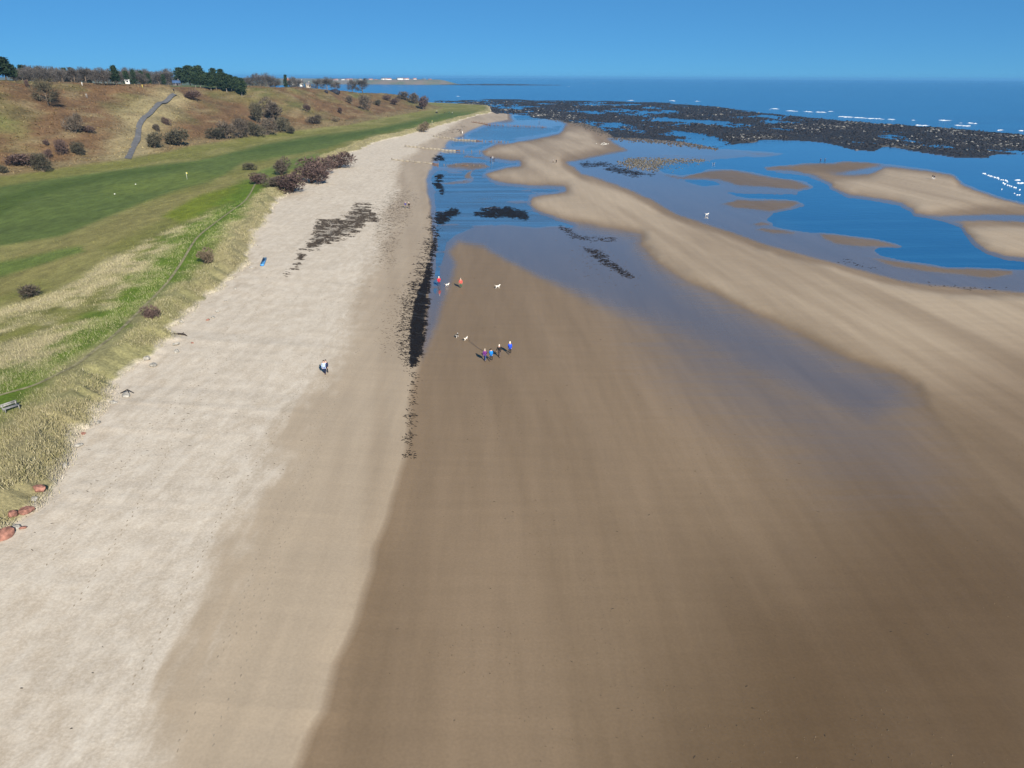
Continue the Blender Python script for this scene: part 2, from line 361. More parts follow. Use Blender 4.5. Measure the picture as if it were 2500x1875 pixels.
def rock_material():
    m = MT('reef_rock'); p = m.pos()
    n = m.noise(p, 0.35, 6.0, 0.65); v = m.voro(p, 0.8)
    c = m.mix(m.ss(n, .42, .72), (0.012, 0.012, 0.015), (0.055, 0.050, 0.044))
    c = m.mix(m.ss(m.attr('pale'), .35, .9), c, m.mix(n, (0.075, 0.067, 0.054), (0.15, 0.133, 0.106)))
    m.b.inputs['Specular IOR Level'].default_value = 0.3
    return m.out(Base_Color=c, Roughness=0.7, Normal=m.bump(m.math('ADD', n, m.math('MULTIPLY', v, 0.4)), 0.9, 0.4))

def water_material():
    m = MT('sea_water'); p = m.pos()
    n1 = m.noise(m.stretch(p, (0.5, 1.0, 1.0)), 0.55, 2.0, 0.6)
    n2 = m.noise(m.stretch(p, (0.35, 1.0, 1.0)), 0.02, 3.0, 0.6)
    calm = m.ss(m.n('ShaderNodeSeparateXYZ', {0: p}, out=1), 360.0, 520.0)
    deep = m.mix(m.ss(n2, .3, .7), (0.001, 0.048, 0.145), (0.004, 0.080, 0.205))
    sx = m.n('ShaderNodeSeparateXYZ', {0: p}, out=0); sy = m.n('ShaderNodeSeparateXYZ', {0: p}, out=1)
    deep = m.mix(m.math('MULTIPLY', m.math('SUBTRACT', 1.0, calm), 0.5), deep, (0.020, 0.120, 0.270))
    shal = m.math('MULTIPLY', m.ss(sx, 80.0, 40.0), m.ss(sy, 740.0, 660.0))
    deep = m.mix(m.math('MULTIPLY', shal, m.ss(n2, .2, .6, .75, 1.0)), deep, (0.075, 0.180, 0.320))
    n3 = m.noise(m.stretch(p, (0.06, 0.5, 1.0)), 0.35, 3.0, 0.6)
    deep = m.mix(m.math('MULTIPLY', m.ss(n3, .45, .75), .45), deep, (0.028, 0.150, 0.300))
    m.set(m.b.inputs['Alpha'], m.math('SUBTRACT', 1.0, m.math('MULTIPLY', shal, m.ss(n3, .3, .7, .12, .55))))
    b = m.bump(n1, m.lerp(calm, 0.16, 0.32), 0.3)
    m.b.inputs['IOR'].default_value = 1.33
    return m.out(Base_Color=deep, Roughness=m.lerp(calm, 0.05, 0.16), Normal=b)

M_SAND = sand_material(); M_TURF = turf_material('links_turf'); M_HILL = turf_material('bracken', 0.9, 0.62, 0.9)
M_PLAT = turf_material('field_grass', 0.6, 0.4, 0.4); M_ROCK = rock_material(); M_WATER = water_material()

# ------------------------------------------------------------------ the ground: one grid, split into its surfaces
def rows():
    ys = []; y = 22.0
    while y < 1250:
        ys.append(y); y += min(max(1.9*y*y/(700*CAM_H)*0.72, 0.10), 4.5)
    while y < 7000:
        ys.append(y); y *= 1.05
    return np.array(ys)
Y1 = rows(); ST, DU, TO, ED, HZ = lines_at(Y1)
CR = DU-3.2
def seg(a, b, n, pw=1.0, last=False):
    t = np.linspace(0, 1, n+1)**pw
    if not last: t = t[:-1]
    return a[:, None]+(b-a)[:, None]*t[None, :]
xmax = ST+np.maximum(45, 0.92*Y1+30)
parts_ = [seg(ED-1500, ED-30, 26, 0.45), seg(ED-30, TO, 70), seg(TO, CR, 120), seg(CR, DU, 8), seg(DU, ST, 100), seg(ST, ST+3, 6), seg(ST+3, xmax, 330, 1.25, True)]
GX = np.concatenate(parts_, 1); off = np.cumsum([0]+[a.shape[1] for a in parts_]); GY = np.repeat(Y1[:, None], GX.shape[1], 1)
NR, NC = GX.shape
print('grid', NR, NC)
GZ, PX, PY, SANDM, FILMM, WSD, PATM = [a.reshape(NR, NC) for a in terrain(GX.ravel(), GY.ravel(), True)]
# dry sand, darker wet sand with vignetting painted in and the damp upper beach
DRYLINE = [(330,1990),(430,1650),(530,1400),(600,1240),(700,1040),(790,900),(890,720),(945,560),(955,480),(980,400),(1030,355),(1075,322),(1110,300),(1150,280),(900,250),(-400,500),(-400,1990)]
dsoft = np.clip((PY-230)*.17, 7, 150)
dryv = 1.0*sstep(-1, .8, psdf(DRYLINE, PX, PY, 170)/dsoft)
nb_ = fbm(GX*0.13, GY*0.035, 301, 5, .6); nbl = fbm(GX*0.45+GY*.05, GY*0.09, 311, 4, .6)
dryv = dryv + (nb_-.5)*1.15*sstep(0, .3, dryv) - 0.32*sstep(.48, .74, nbl)*sstep(150, 60, GY)
bigv = sstep(.28, .72, .45*fbm(GX*0.05, GY*0.014, 321, 4, .55)+.55*fbm(GX*.22+GY*.03, GY*.008, 325, 4, .6))
dryv = np.where(SANDM > 0.02, 0.0, dryv)*(GX < ST[:, None]-1)
upper = (1-sstep(ST[:, None]-.25, ST[:, None]+.25, GX))
darkv = sstep(-380, 300, psdf([(1500,2200),(1800,1500),(2150,1180),(2700,1180),(2700,2300)], PX, PY, 500))*(1-0.8*SANDM)  # lower right: wetter sand plus lens vignetting put into the colour
darkv = np.maximum(darkv, 0.24*sstep(-170, 40, psdf([(600,2000),(735,1880),(812,1620),(905,1390),(930,1390),(1000,1600),(900,2000)], PX, PY, 200))*(1-upper))
darkv = np.maximum(darkv, 0.5*PATM)
# seaweed stains: the black strandline, drifts on the wet sand, the brown wrack bank
BLACK = [[(1002,897),(1010,890),(1022,870),(1035,800),(1043,720),(1047,650),(1060,598),(1066,565),(1056,590),(1043,640),(1030,690),(1012,730),(1003,780),(999,830),(998,870)],
 [(1062,545),(1060,525),(1085,518),(1110,508),(1118,520),(1098,535),(1080,548)], [(1160,521),(1180,514),(1240,508),(1288,524),(1284,537),(1235,530),(1180,531)],
 [(1364,556),(1385,560),(1410,578),(1440,582),(1500,584),(1495,589),(1430,588),(1395,582)],
 [(1425,608),(1450,612),(1490,634),(1510,655),(1545,680),(1535,684),(1500,665),(1470,645),(1440,622)],
 [(1068,428),(1076,430),(1074,455),(1080,470),(1070,462),(1060,448)], [(1055,389),(1070,380),(1080,389)], [(1455,402),(1500,408),(1560,424),(1590,428),(1540,430),(1490,420)], [(1410,400),(1480,398),(1490,405),(1425,407)],
 [(2034,637),(2060,635),(2120,648),(2160,656),(2110,655),(2050,642)], [(2265,695),(2290,694),(2380,705),(2460,708),(2380,709),(2300,702)]]
FRINGE = [[(985,900),(1008,892),(1022,870),(1035,800),(1043,720),(1047,650),(1060,598),(1066,565),(1062,520),(1050,530),(1035,590),(1015,640),(1000,690),(980,730),(968,790),(965,830),(970,870)],
 [(995,905),(1012,905),(1012,960),(1004,1010),(998,1060),(992,1120),(986,1115),(990,1040),(998,980)]]
WRACK = [[(868,498),(895,500),(925,525),(920,540),(890,548),(868,572),(840,580),(800,595),(770,608),(738,612),(752,590),(765,560),(768,540),(785,535),(830,533),(850,520)], [(690,672),(705,655),(722,640),(730,614),(742,618),(738,632),(722,655),(705,668)],
 [(1072,328),(1080,322),(1110,316),(1130,310),(1125,316),(1095,324)]]
nw = (fbm(GX*.4, GY*.7, 331, 4, .7)-.5)
weedv = np.zeros((NR, NC))
BW = [1, .75, .72, .45, .55, 1, 1, .55, .55, .4, .4]
for p_, b_ in zip(BLACK, BW): weedv = np.maximum(weedv, b_*sstep(-7, 7, psdf(p_, PX, PY, 20)+nw*12))
for p_ in WRACK: weedv = np.maximum(weedv, .62*sstep(-7, 9, psdf(p_, PX, PY, 20)+nw*30))
weedv = np.where((GZ > -0.01) & ~((PX > 1990) & (PY > 600)), weedv, 0)
reef_s = psdf(REEF, PX+(fbm(GX*.05, GY*.03, 81, 3)-.5)*16, PY+(fbm(GX*.05, GY*.03, 91, 3)-.5)*7, 40)
far = GY > 330
isreef = (reef_s > 0) & far & (GX > DU[:, None])
# reef heights: ledges with pools between
rl = fbm(GX*0.035, GY*0.016, 101, 5, 0.6); rl2 = fbm(GX*0.2, GY*0.12, 111, 3)
poolness = sstep(-30, 40, psdf([(1180,250),(1500,252),(1800,290),(1750,330),(1500,300),(1300,275)], PX, PY, 60))*0.16 + 0.03
edge_r = sstep(0, 9, reef_s)
rz = np.clip((rl-0.395-poolness*0.75)*2.2, -0.35, 0.55)*edge_r + 0.35*(rl2-0.5)*edge_r + 0.02
GZ = np.where(isreef, rz, GZ)
pale = sstep(0.5, 0.66, fbm(GX*0.03+9, GY*0.02, 121, 4))*sstep(1500, 1900, PX)*.8
pale = np.maximum(pale, 0.9*sstep(-20, 10, psdf([(1100,262),(1180,244),(1260,268),(1420,290),(1400,300),(1260,282)], PX, PY, 40)))
pale = pale*sstep(0.45, 0.6, rl)
# colours of the grassland (albedo only)
def cmix(c, col, w): return c*(1-w[..., None])+np.array(col)*w[..., None]
nA = fbm(GX*0.12, GY*0.05, 201, 4); nB = fbm(GX*0.5, GY*0.3, 211, 4); nC = fbm(GX*0.03, GY*0.015, 221, 4)
C = np.zeros((NR, NC, 3))+np.array((0.150, 0.150, 0.044))
C = cmix(C, (0.205, 0.190, 0.072), sstep(.45, .65, nA)*.8)
def zone(poly, soft, wob=16):
    return sstep(-soft, soft, psdf(poly, PX+(nB-.5)*wob+(nA-.5)*wob, PY+(nA-.5)*wob*0.6, 60))
FAIR = [(-200,480),(0,455),(100,440),(200,427),(330,410),(420,400),(480,393),(560,374),(640,354),(760,334),(900,317),(1000,297),(1090,273),(1150,273),(1175,277),(1100,292),(1000,312),(900,333),(830,352),
 (760,371),(680,386),(600,397),(540,430),(470,452),(380,482),(260,532),(150,578),(0,602),(-200,640)]
GREEN = [(240,472),(260,455),(330,445),(400,428),(480,418),(545,428),(520,445),(440,458),(360,470),(280,478)]
C = cmix(C, (0.088, 0.122, 0.032), zone(FAIR, 5, 8))
C = cmix(C, (0.060, 0.092, 0.020), zone([(-200,520),(0,478),(120,450),(300,420),(420,402),(470,400),(440,412),(330,428),(170,456),(60,490),(0,530),(-200,590)], 6, 8)*.9)
C = cmix(C, (0.056, 0.088, 0.020), zone([(560,378),(660,352),(760,334),(900,318),(1000,299),(1100,277),(1060,292),(900,330),(760,350),(640,372)], 6, 8)*.7)
C = cmix(C, (0.108, 0.142, 0.034), zone(GREEN, 3, 4)*.8)
C = cmix(C, (0.190, 0.172, 0.064), zone([(0,640),(80,612),(200,575),(300,530),(400,485),(520,447),(590,425),(640,400),(700,390),(680,405),(560,458),(440,500),(380,545),(260,600),(180,640),(80,690),(0,720),(-200,760),(-200,700)], 10)*.85)
C = cmix(C, (0.130, 0.160, 0.018), zone([(400,530),(480,482),(560,457),(620,440),(640,455),(600,485),(520,512),(440,540)], 6))
C = cmix(C, (0.080, 0.130, 0.026), zone([(-200,680),(0,640),(100,622),(200,600),(205,615),(90,650),(0,675),(-200,720)], 5)*.8)
C = cmix(C, (0.085, 0.130, 0.030), zone([(660,405),(720,390),(800,372),(760,395),(720,410),(660,430),(610,450),(620,420)], 6)*.8)
MARRAM = [(-300,860),(0,760),(120,720),(200,680),(260,640),(330,600),(400,570),(450,545),(520,520),(600,497),(565,560),(500,600),(430,690),(340,770),(230,860),(100,930),(0,965),(-300,1040)]
strawm = zone(MARRAM, 9)*sstep(.36, .62, nB*.5+nA*.5+.04)
C = cmix(C, (0.330, 0.290, 0.175), strawm)
edge_d = sstep(-7.5, -4.0, GX-DU[:, None]+(nA-.5)*5)
C = cmix(C, (0.262, 0.228, 0.130), edge_d*.8)
PATHL = [(-60,985),(0,965),(90,940),(190,890),(290,810),(350,750),(410,690),(450,630),(480,580),(530,540),(600,490),(613,470),(628,440)]
path_w = np.array([gp(a, b) for a, b in PATHL])
def dist_line(W, x, y):
    d = np.full(x.shape, 1e9)
    for (ax, ay), (bx, by) in zip(W[:-1, :2], W[1:, :2]):
        ex, ey = bx-ax, by-ay; t = np.clip(((x-ax)*ex+(y-ay)*ey)/(ex*ex+ey*ey), 0, 1)
        d = np.minimum(d, np.hypot(x-ax-t*ex, y-ay-t*ey))
    return d
near = GY < 260
pd = np.full((NR, NC), 99.0); pd[near] = dist_line(path_w, GX[near], GY[near])
C = cmix(C, (0.088, 0.140, 0.016), sstep(8.5, 2.5, pd+(nB-.5)*8)*(1-edge_d*.8)*sstep(300, 200, GY))
# bracken hill and the fields on top
hm = (1-sstep(-2, 3, GX-TO[:, None]+(nB-.5)*4))
nH = fbm(GX*0.055, GY*0.028, 231, 5, .6); nH2 = fbm(GX*0.25, GY*0.12, 241, 4)
HC = np.zeros((NR, NC, 3))+np.array((0.128, 0.078, 0.042))
HC = cmix(HC, (0.122, 0.098, 0.044), sstep(.48, .64, nH))
HC = cmix(HC, (0.096, 0.100, 0.036), sstep(.64, .78, nH)*.8)
HC = cmix(HC, (0.190, 0.150, 0.085), sstep(.55, .75, nH2)*.75)
HC = cmix(HC, (0.190, 0.155, 0.082), sstep(-14, -5, GX-TO[:, None])*.55)
HC = cmix(HC, (0.125, 0.125, 0.045), sstep(640, 900, GY)*.6)
asph = np.array([gp(a, b) for a, b in [(312,388),(325,360),(338,335),(338,312),(350,290),(375,268),(402,250),(428,231)]])
dd = np.full((NR, NC), 99.0); nn = (GY > 220) & (GY < 620) & (GX < -100) & (GX > -330); dd[nn] = dist_line(asph, GX[nn], GY[nn])
HC = cmix(HC, (0.265, 0.225, 0.125), sstep(13, 3, dd+(nH2-.5)*12)*.75)
C = C*(1-hm[..., None])+HC*hm[..., None]
fm = 1-sstep(-14, -2, GX-ED[:, None]+(nB-.5)*8)
FC = np.zeros((NR, NC, 3))+np.array((0.085, 0.105, 0.040)); FC = cmix(FC, (0.20, 0.17, 0.09), sstep(.5, .62, fbm(GX*.02, GY*.012, 251, 3)))
C = C*(1-fm[..., None])+FC*fm[..., None]
C = cmix(C, (0.46, 0.41, 0.335), sstep(-0.9, -0.1, GX-DU[:, None]+(nB-.5)*2.2))

C *= (0.84+0.32*fbm(GX*.3, GY*.09, 401, 4, .6))[..., None]
FV = np.stack([GX, GY, GZ], -1).reshape(-1, 3)
def submesh(name, fmask, mat, attrs, smooth=True):
    j, i = np.nonzero(fmask); a = j*NC+i
    Fq = np.stack([a, a+1, a+NC+1, a+NC], 1)
    u, inv = np.unique(Fq, return_inverse=True)
    return mesh_np(name, FV[u], inv.reshape(-1, 4), mat, smooth=smooth, attrs={k: v.reshape(NR*NC, -1)[u].squeeze() for k, v in attrs.items()})
fi = np.arange(NC-1)[None, :]*np.ones((NR-1, 1), int); fj = np.arange(NR-1)[:, None]*np.ones((1, NC-1), int)
f_reef = isreef[:-1, :-1]
f_beach = (fi >= off[4]) & ~f_reef & (Y1[fj] < 1250)
deepsea = (GZ[:-1, :-1] < -0.3) & (GZ[1:, 1:] < -0.3) & (GZ[:-1, 1:] < -0.3) & (GZ[1:, :-1] < -0.3)
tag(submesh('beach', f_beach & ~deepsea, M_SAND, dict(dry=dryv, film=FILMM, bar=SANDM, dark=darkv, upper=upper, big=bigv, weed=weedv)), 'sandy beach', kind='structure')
tag(submesh('reef', f_reef, M_ROCK, dict(pale=pale)), kind='structure')
tag(submesh('golf_links', (fi >= off[2]) & (fi < off[4]) & ~f_reef, M_TURF, dict(col=C)), kind='structure')
tag(submesh('hillside', (fi >= off[1]) & (fi < off[2]), M_HILL, dict(col=C)), kind='structure')
tag(submesh('plateau', (fi < off[1]), M_PLAT, dict(col=C)), kind='structure')

# sea sheet, fan of growing rings so the waves stay fine near the shore
def sea_sheet():
    r = np.r_[np.linspace(40, 1500, 60), np.geomspace(1700, 30000, 18)]; a = np.linspace(-1.25, 1.25, 90)
    R, A = np.meshgrid(r, a, indexing='ij'); V = np.stack([R*np.sin(A), R*np.cos(A), np.zeros_like(R)], -1).reshape(-1, 3)
    n = len(a); j, i = np.meshgrid(np.arange(len(r)-1), np.arange(n-1), indexing='ij'); q = (j*n+i).ravel()
    return mesh_np('sea', V, np.stack([q, q+n, q+n+1, q+1], 1)[:, ::-1], M_WATER, smooth=True)
tag(sea_sheet(), kind='structure')
# ------------------------------------------------------------------ small mesh builders
def tube(pts, rad, ns=5, cap=True):
    """tapered tube along points -> V, F(tri)"""
    P = np.array(pts, float); n = len(P); V = []; Fs = []
    for k in range(n):
        d = P[min(k+1, n-1)]-P[max(k-1, 0)]; d = d/(np.linalg.norm(d)+1e-9)
        u = np.cross(d, (0.31, 0.87, 0.39)); u /= np.linalg.norm(u)+1e-9; w = np.cross(d, u)
        for a in range(ns):
            t = 2*math.pi*a/ns; V.append(P[k]+rad[k]*(math.cos(t)*u+math.sin(t)*w))
    for k in range(n-1):
        for a in range(ns):
            i, j = k*ns+a, k*ns+(a+1) % ns
            Fs += [(i, j, j+ns), (i, j+ns, i+ns)]
    if cap:
        for a in range(1, ns-1): Fs += [(0, a+1, a), ((n-1)*ns, (n-1)*ns+a, (n-1)*ns+a+1)]
    return np.array(V), np.array(Fs, int)
def join(ms):
    V = []; Fs = []; o = 0
    for v, f in ms:
        V.append(v); Fs.append(f+o); o += len(v)
    return np.concatenate(V), np.concatenate(Fs)
def box(cx, cy, cz, sx, sy, sz, ch=0.0):
    """box with chamfered vertical edges, triangles"""
    c = min(ch, sx*.4, sy*.4)
    if c <= 0: ring = [(-sx/2, -sy/2), (sx/2, -sy/2), (sx/2, sy/2), (-sx/2, sy/2)]
    else: ring = [(-sx/2+c, -sy/2), (sx/2-c, -sy/2), (sx/2, -sy/2+c), (sx/2, sy/2-c), (sx/2-c, sy/2), (-sx/2+c, sy/2), (-sx/2, sy/2-c), (-sx/2, -sy/2+c)]
    n = len(ring); V = [(cx+a, cy+b, cz-sz/2) for a, b in ring]+[(cx+a, cy+b, cz+sz/2) for a, b in ring]; Fs = []
    for k in range(n):
        j = (k+1) % n; Fs += [(k, j, j+n), (k, j+n, k+n)]
    for k in range(1, n-1): Fs += [(0, k+1, k), (n, n+k, n+k+1)]
    return np.array(V, float), np.array(Fs, int)
def me_of(name, vf, mat=None, smooth=False): return mesh_np(name, vf[0], vf[1], mat, smooth=smooth, obj=False)
def tri_cloud(C, D, L, W, r):
    """one thin triangle per point: base centre C, direction D, length L, width W"""
    n = len(C); s = np.cross(D, r.normal(size=(n, 3))); s /= np.linalg.norm(s, axis=1)[:, None]+1e-9
    V = np.stack([C-s*W[:, None]/2, C+s*W[:, None]/2, C+D*L[:, None]], 1).reshape(-1, 3)
    return V, np.arange(3*n).reshape(-1, 3)
def unit(v): return v/(np.linalg.norm(v, axis=-1, keepdims=True)+1e-9)

# ------------------------------------------------------------------ bushes and trees
def bush_meshes(seed, n=1500, lobes=7, low=0.5, tw=0.13, wd=0.035):
    r = np.random.default_rng(seed)
    lc = np.stack([r.uniform(-.3, .3, lobes), r.uniform(-.3, .3, lobes), r.uniform(.28, .66, lobes)], 1); lr = r.uniform(.2, .34, lobes)
    k = r.integers(0, lobes, n); d = unit(r.normal(size=(n, 3))); rad = lr[k]*r.uniform(.35, 1.0, n)**.5
    Cc = lc[k]+d*rad[:, None]; Cc[:, 2] = np.abs(Cc[:, 2]); Cc[:, 2] *= 0.96/Cc[:, 2].max()
    D = unit(d*.7+r.normal(size=(n, 3))*.5+np.array((0, 0, .5)))
    a = tri_cloud(Cc, D, r.uniform(.5, 1.3, n)*tw, r.uniform(.6, 1.5, n)*wd, r)
    st = []
    for q in range(6):
        e = lc[q % lobes]*r.uniform(.8, 1.1); st.append(tube([(r.uniform(-.05, .05), r.uniform(-.05, .05), -.05), e*np.array((.5, .5, .5)), e], [.022, .014, .006], 4))
    return me_of('twigs', a), me_of('stem', join(st))
def tree_meshes(seed, n=2200, spread=0.36, base=0.22, tw=0.09, wd=0.016):
    """leafless broadleaf, unit height"""
    r = np.random.default_rng(seed); br = []; tips = []
    br.append(tube([(0, 0, -.02), (.01, 0, .2), (r.uniform(-.03, .03), r.uniform(-.03, .03), .45), (0, 0, .7)], [.028, .022, .014, .006], 6))
    for q in range(13):
        h = r.uniform(.16, .6); a = q*2.4+r.uniform(-.3, .3); L = spread*(1.15-h)*r.uniform(.8, 1.25)
        e = np.array((math.cos(a)*L, math.sin(a)*L, h+r.uniform(.12, .34))); m = np.array((e[0]*.5, e[1]*.5, h+.09))
        br.append(tube([(0, 0, h), m, e], [.012, .008, .003], 4)); tips += [m*.6+e*.4, e]
    tips = np.array(tips+[(0, 0, .8), (0.03, 0.02, .68)])
    k = r.integers(0, len(tips), n); d = unit(r.normal(size=(n, 3)))
    Cc = tips[k]+d*(r.uniform(0, 1, n)**.6*.15)[:, None]; Cc[:, 2] = np.clip(Cc[:, 2], base, .98)
    D = unit(d*.5+unit(Cc-np.array((0, 0, .35)))*.8+r.normal(size=(n, 3))*.4)
    return me_of('crown', tri_cloud(Cc, D, r.uniform(.5, 1.3, n)*tw, r.uniform(.6, 1.4, n)*wd, r)), me_of('trunk', join(br))
def pine_meshes(seed, n=2600, base=0.26, conic=False):
    r = np.random.default_rng(seed); br = [tube([(0, 0, -.02), (.01, 0, .35), (.0, .01, .7), (0, 0, .93)], [.026, .02, .012, .004], 6)]; pads = []
    for q in range(22):
        h = base+(.97-base)*(q+.5)/22; a = q*2.4+r.uniform(-.3, .3)
        w = (.30*(1.02-h)/(1.02-base)+.02) if conic else .30*math.sin(math.pi*min(1, .25+.8*(h-base)/(1-base)))**.7
        e = np.array((math.cos(a)*w*r.uniform(.6, 1.05), math.sin(a)*w*r.uniform(.6, 1.05), h+r.uniform(-.01, .05)))
        br.append(tube([(0, 0, h-.04), e], [.008, .003], 4)); pads += [e, e*np.array((.55, .55, 1))]
    pads = np.array(pads); k = r.integers(0, len(pads), n); d = r.normal(size=(n, 3))*np.array((.065, .065, .035))
    Cc = pads[k]+d; Cc[:, 2] = np.clip(Cc[:, 2], base*.8, 1.0)
    D = unit(d*6+r.normal(size=(n, 3))*.5+np.array((0, 0, .35)))
    return me_of('crown', tri_cloud(Cc, D, r.uniform(.04, .09, n), r.uniform(.035, .07, n), r)), me_of('trunk', join(br))
def leafmat(name, a, b, rough=0.9):
    m = MT(name); v = m.objc(); n = m.noise(v, 4.0, 3.0); i = m.n('ShaderNodeObjectInfo', out=5)
    k = m.math('ADD', m.ss(n, .35, .68), m.math('MULTIPLY', m.math('SUBTRACT', i, .5), .5), clamp=True)
    m.b.inputs['Specular IOR Level'].default_value = 0.1
    return m.out(Base_Color=m.mix(k, a, b), Roughness=rough)
M_TWIGP = leafmat('purple_twigs', (0.062, 0.042, 0.040), (0.135, 0.094, 0.082))
M_TWIGG = leafmat('grey_twigs', (0.060, 0.050, 0.042), (0.135, 0.112, 0.088))
M_TWIGD = leafmat('gorse_leaf', (0.045, 0.042, 0.032), (0.105, 0.096, 0.066))
M_TWIGS = leafmat('straw_twigs', (0.13, 0.10, 0.07), (0.22, 0.18, 0.12))
M_BARE = leafmat('bare_twigs', (0.060, 0.057, 0.056), (0.118, 0.106, 0.098))
M_PINE = leafmat('pine_needles', (0.016, 0.030, 0.019), (0.050, 0.074, 0.036))
M_BARK = plain('bark', (0.16, 0.125, 0.095), 0.9, .4, 9, .5)
M_PALEBARK = plain('pale_bark', (0.36, 0.33, 0.29), 0.9, .3, 9, .5)
BUSH = [bush_meshes(s, 1500, l) for s, l in ((1, 7), (2, 9), (3, 6), (4, 8))]
LOWB = [bush_meshes(s, 1700, 10, tw=.11) for s in (5, 6)]
TREE = [tree_meshes(s) for s in (11, 12, 13, 14)]
PINE = [pine_meshes(s) for s in (21, 22, 23)]
SPRUCE = [pine_meshes(s, 1800, .15, True) for s in (31, 32)]
def plant(name, meshes, loc, w, h, rz, mc, mt, label, cat, group=None, crown='crown', trunk='trunk', wy=None):
    e = empty(name, loc, rz, (w, wy or w, h)); tag(e, label, cat, group)
    part(crown, meshes[0], e, mc); part(trunk, meshes[1], e, mt); return e
def bush(px0, px1, ytop, ybase, mat, label, group=None, k=0, sink=.05, deep=1.0, low=False):
    p = gp((px0+px1)/2, ybase); s = mpp(p); w = (px1-px0)*s*1.05; h = max((ybase-ytop)*s*1.0, .35*w)
    c = math.cos(math.radians(12)); h = h/c
    p.z -= h*sink; p.y += w*.25
    p.z = float(terrain(np.array([p.x]), np.array([p.y]))[0])-h*sink if abs(p.x) < 400 else p.z
    return plant('bush', (LOWB if low else BUSH)[k % (2 if low else 4)], p, w, h*1.05, k*1.3, mat, M_BARK, label, 'bush', group, 'twigs', 'stem', wy=w*deep)
gD = 'thicket on the dune edge'; gH = 'scattered bushes on the bracken hillside'
for i, (a, b, t, y, m, l) in enumerate([
    (790, 852, 372, 412, M_TWIGP, 'large rounded purple-brown bush at the seaward end of the dune thicket'),
    (740, 812, 382, 426, M_TWIGP, 'broad purple-brown bush second from the seaward end of the dune thicket'),
    (712, 792, 403, 450, M_TWIGP, 'big dense purple-brown bush in the middle of the dune thicket'),
    (674, 738, 425, 473, M_TWIGP, 'dark bushy clump at the near end of the thicket above the sand'),
    (648, 690, 428, 458, M_TWIGG, 'low greyish bush joining the small round bush to the dune thicket'),
    (612, 650, 421, 451, M_TWIGP, 'small round purple bush on grass left of the dune thicket'),
    (668, 702, 384, 428, M_TWIGG, 'pale grey spindly bush rising behind the dune thicket'),
    (600, 622, 396, 416, M_TWIGD, 'small dark bush on rough grass left of the thicket')]):
    bush(a-4, b+4, t+3, y, m, l, gD, i, deep=1.0)
bush(350, 388, 747, 782, M_TWIGP, 'dark compact bush beside the worn footpath on the dune', None, 1)
bush(478, 518, 608, 646, M_TWIGS, 'pale straw-grey bush beside the upper footpath', None, 2)
bush(46, 90, 697, 729, M_TWIGG, 'grey-brown bush at the far left where the fairway meets long grass', None, 3)
bush(1021, 1046, 299, 323, M_TWIGS, 'pale tan wind-combed bush on the far dune edge', None, 0)
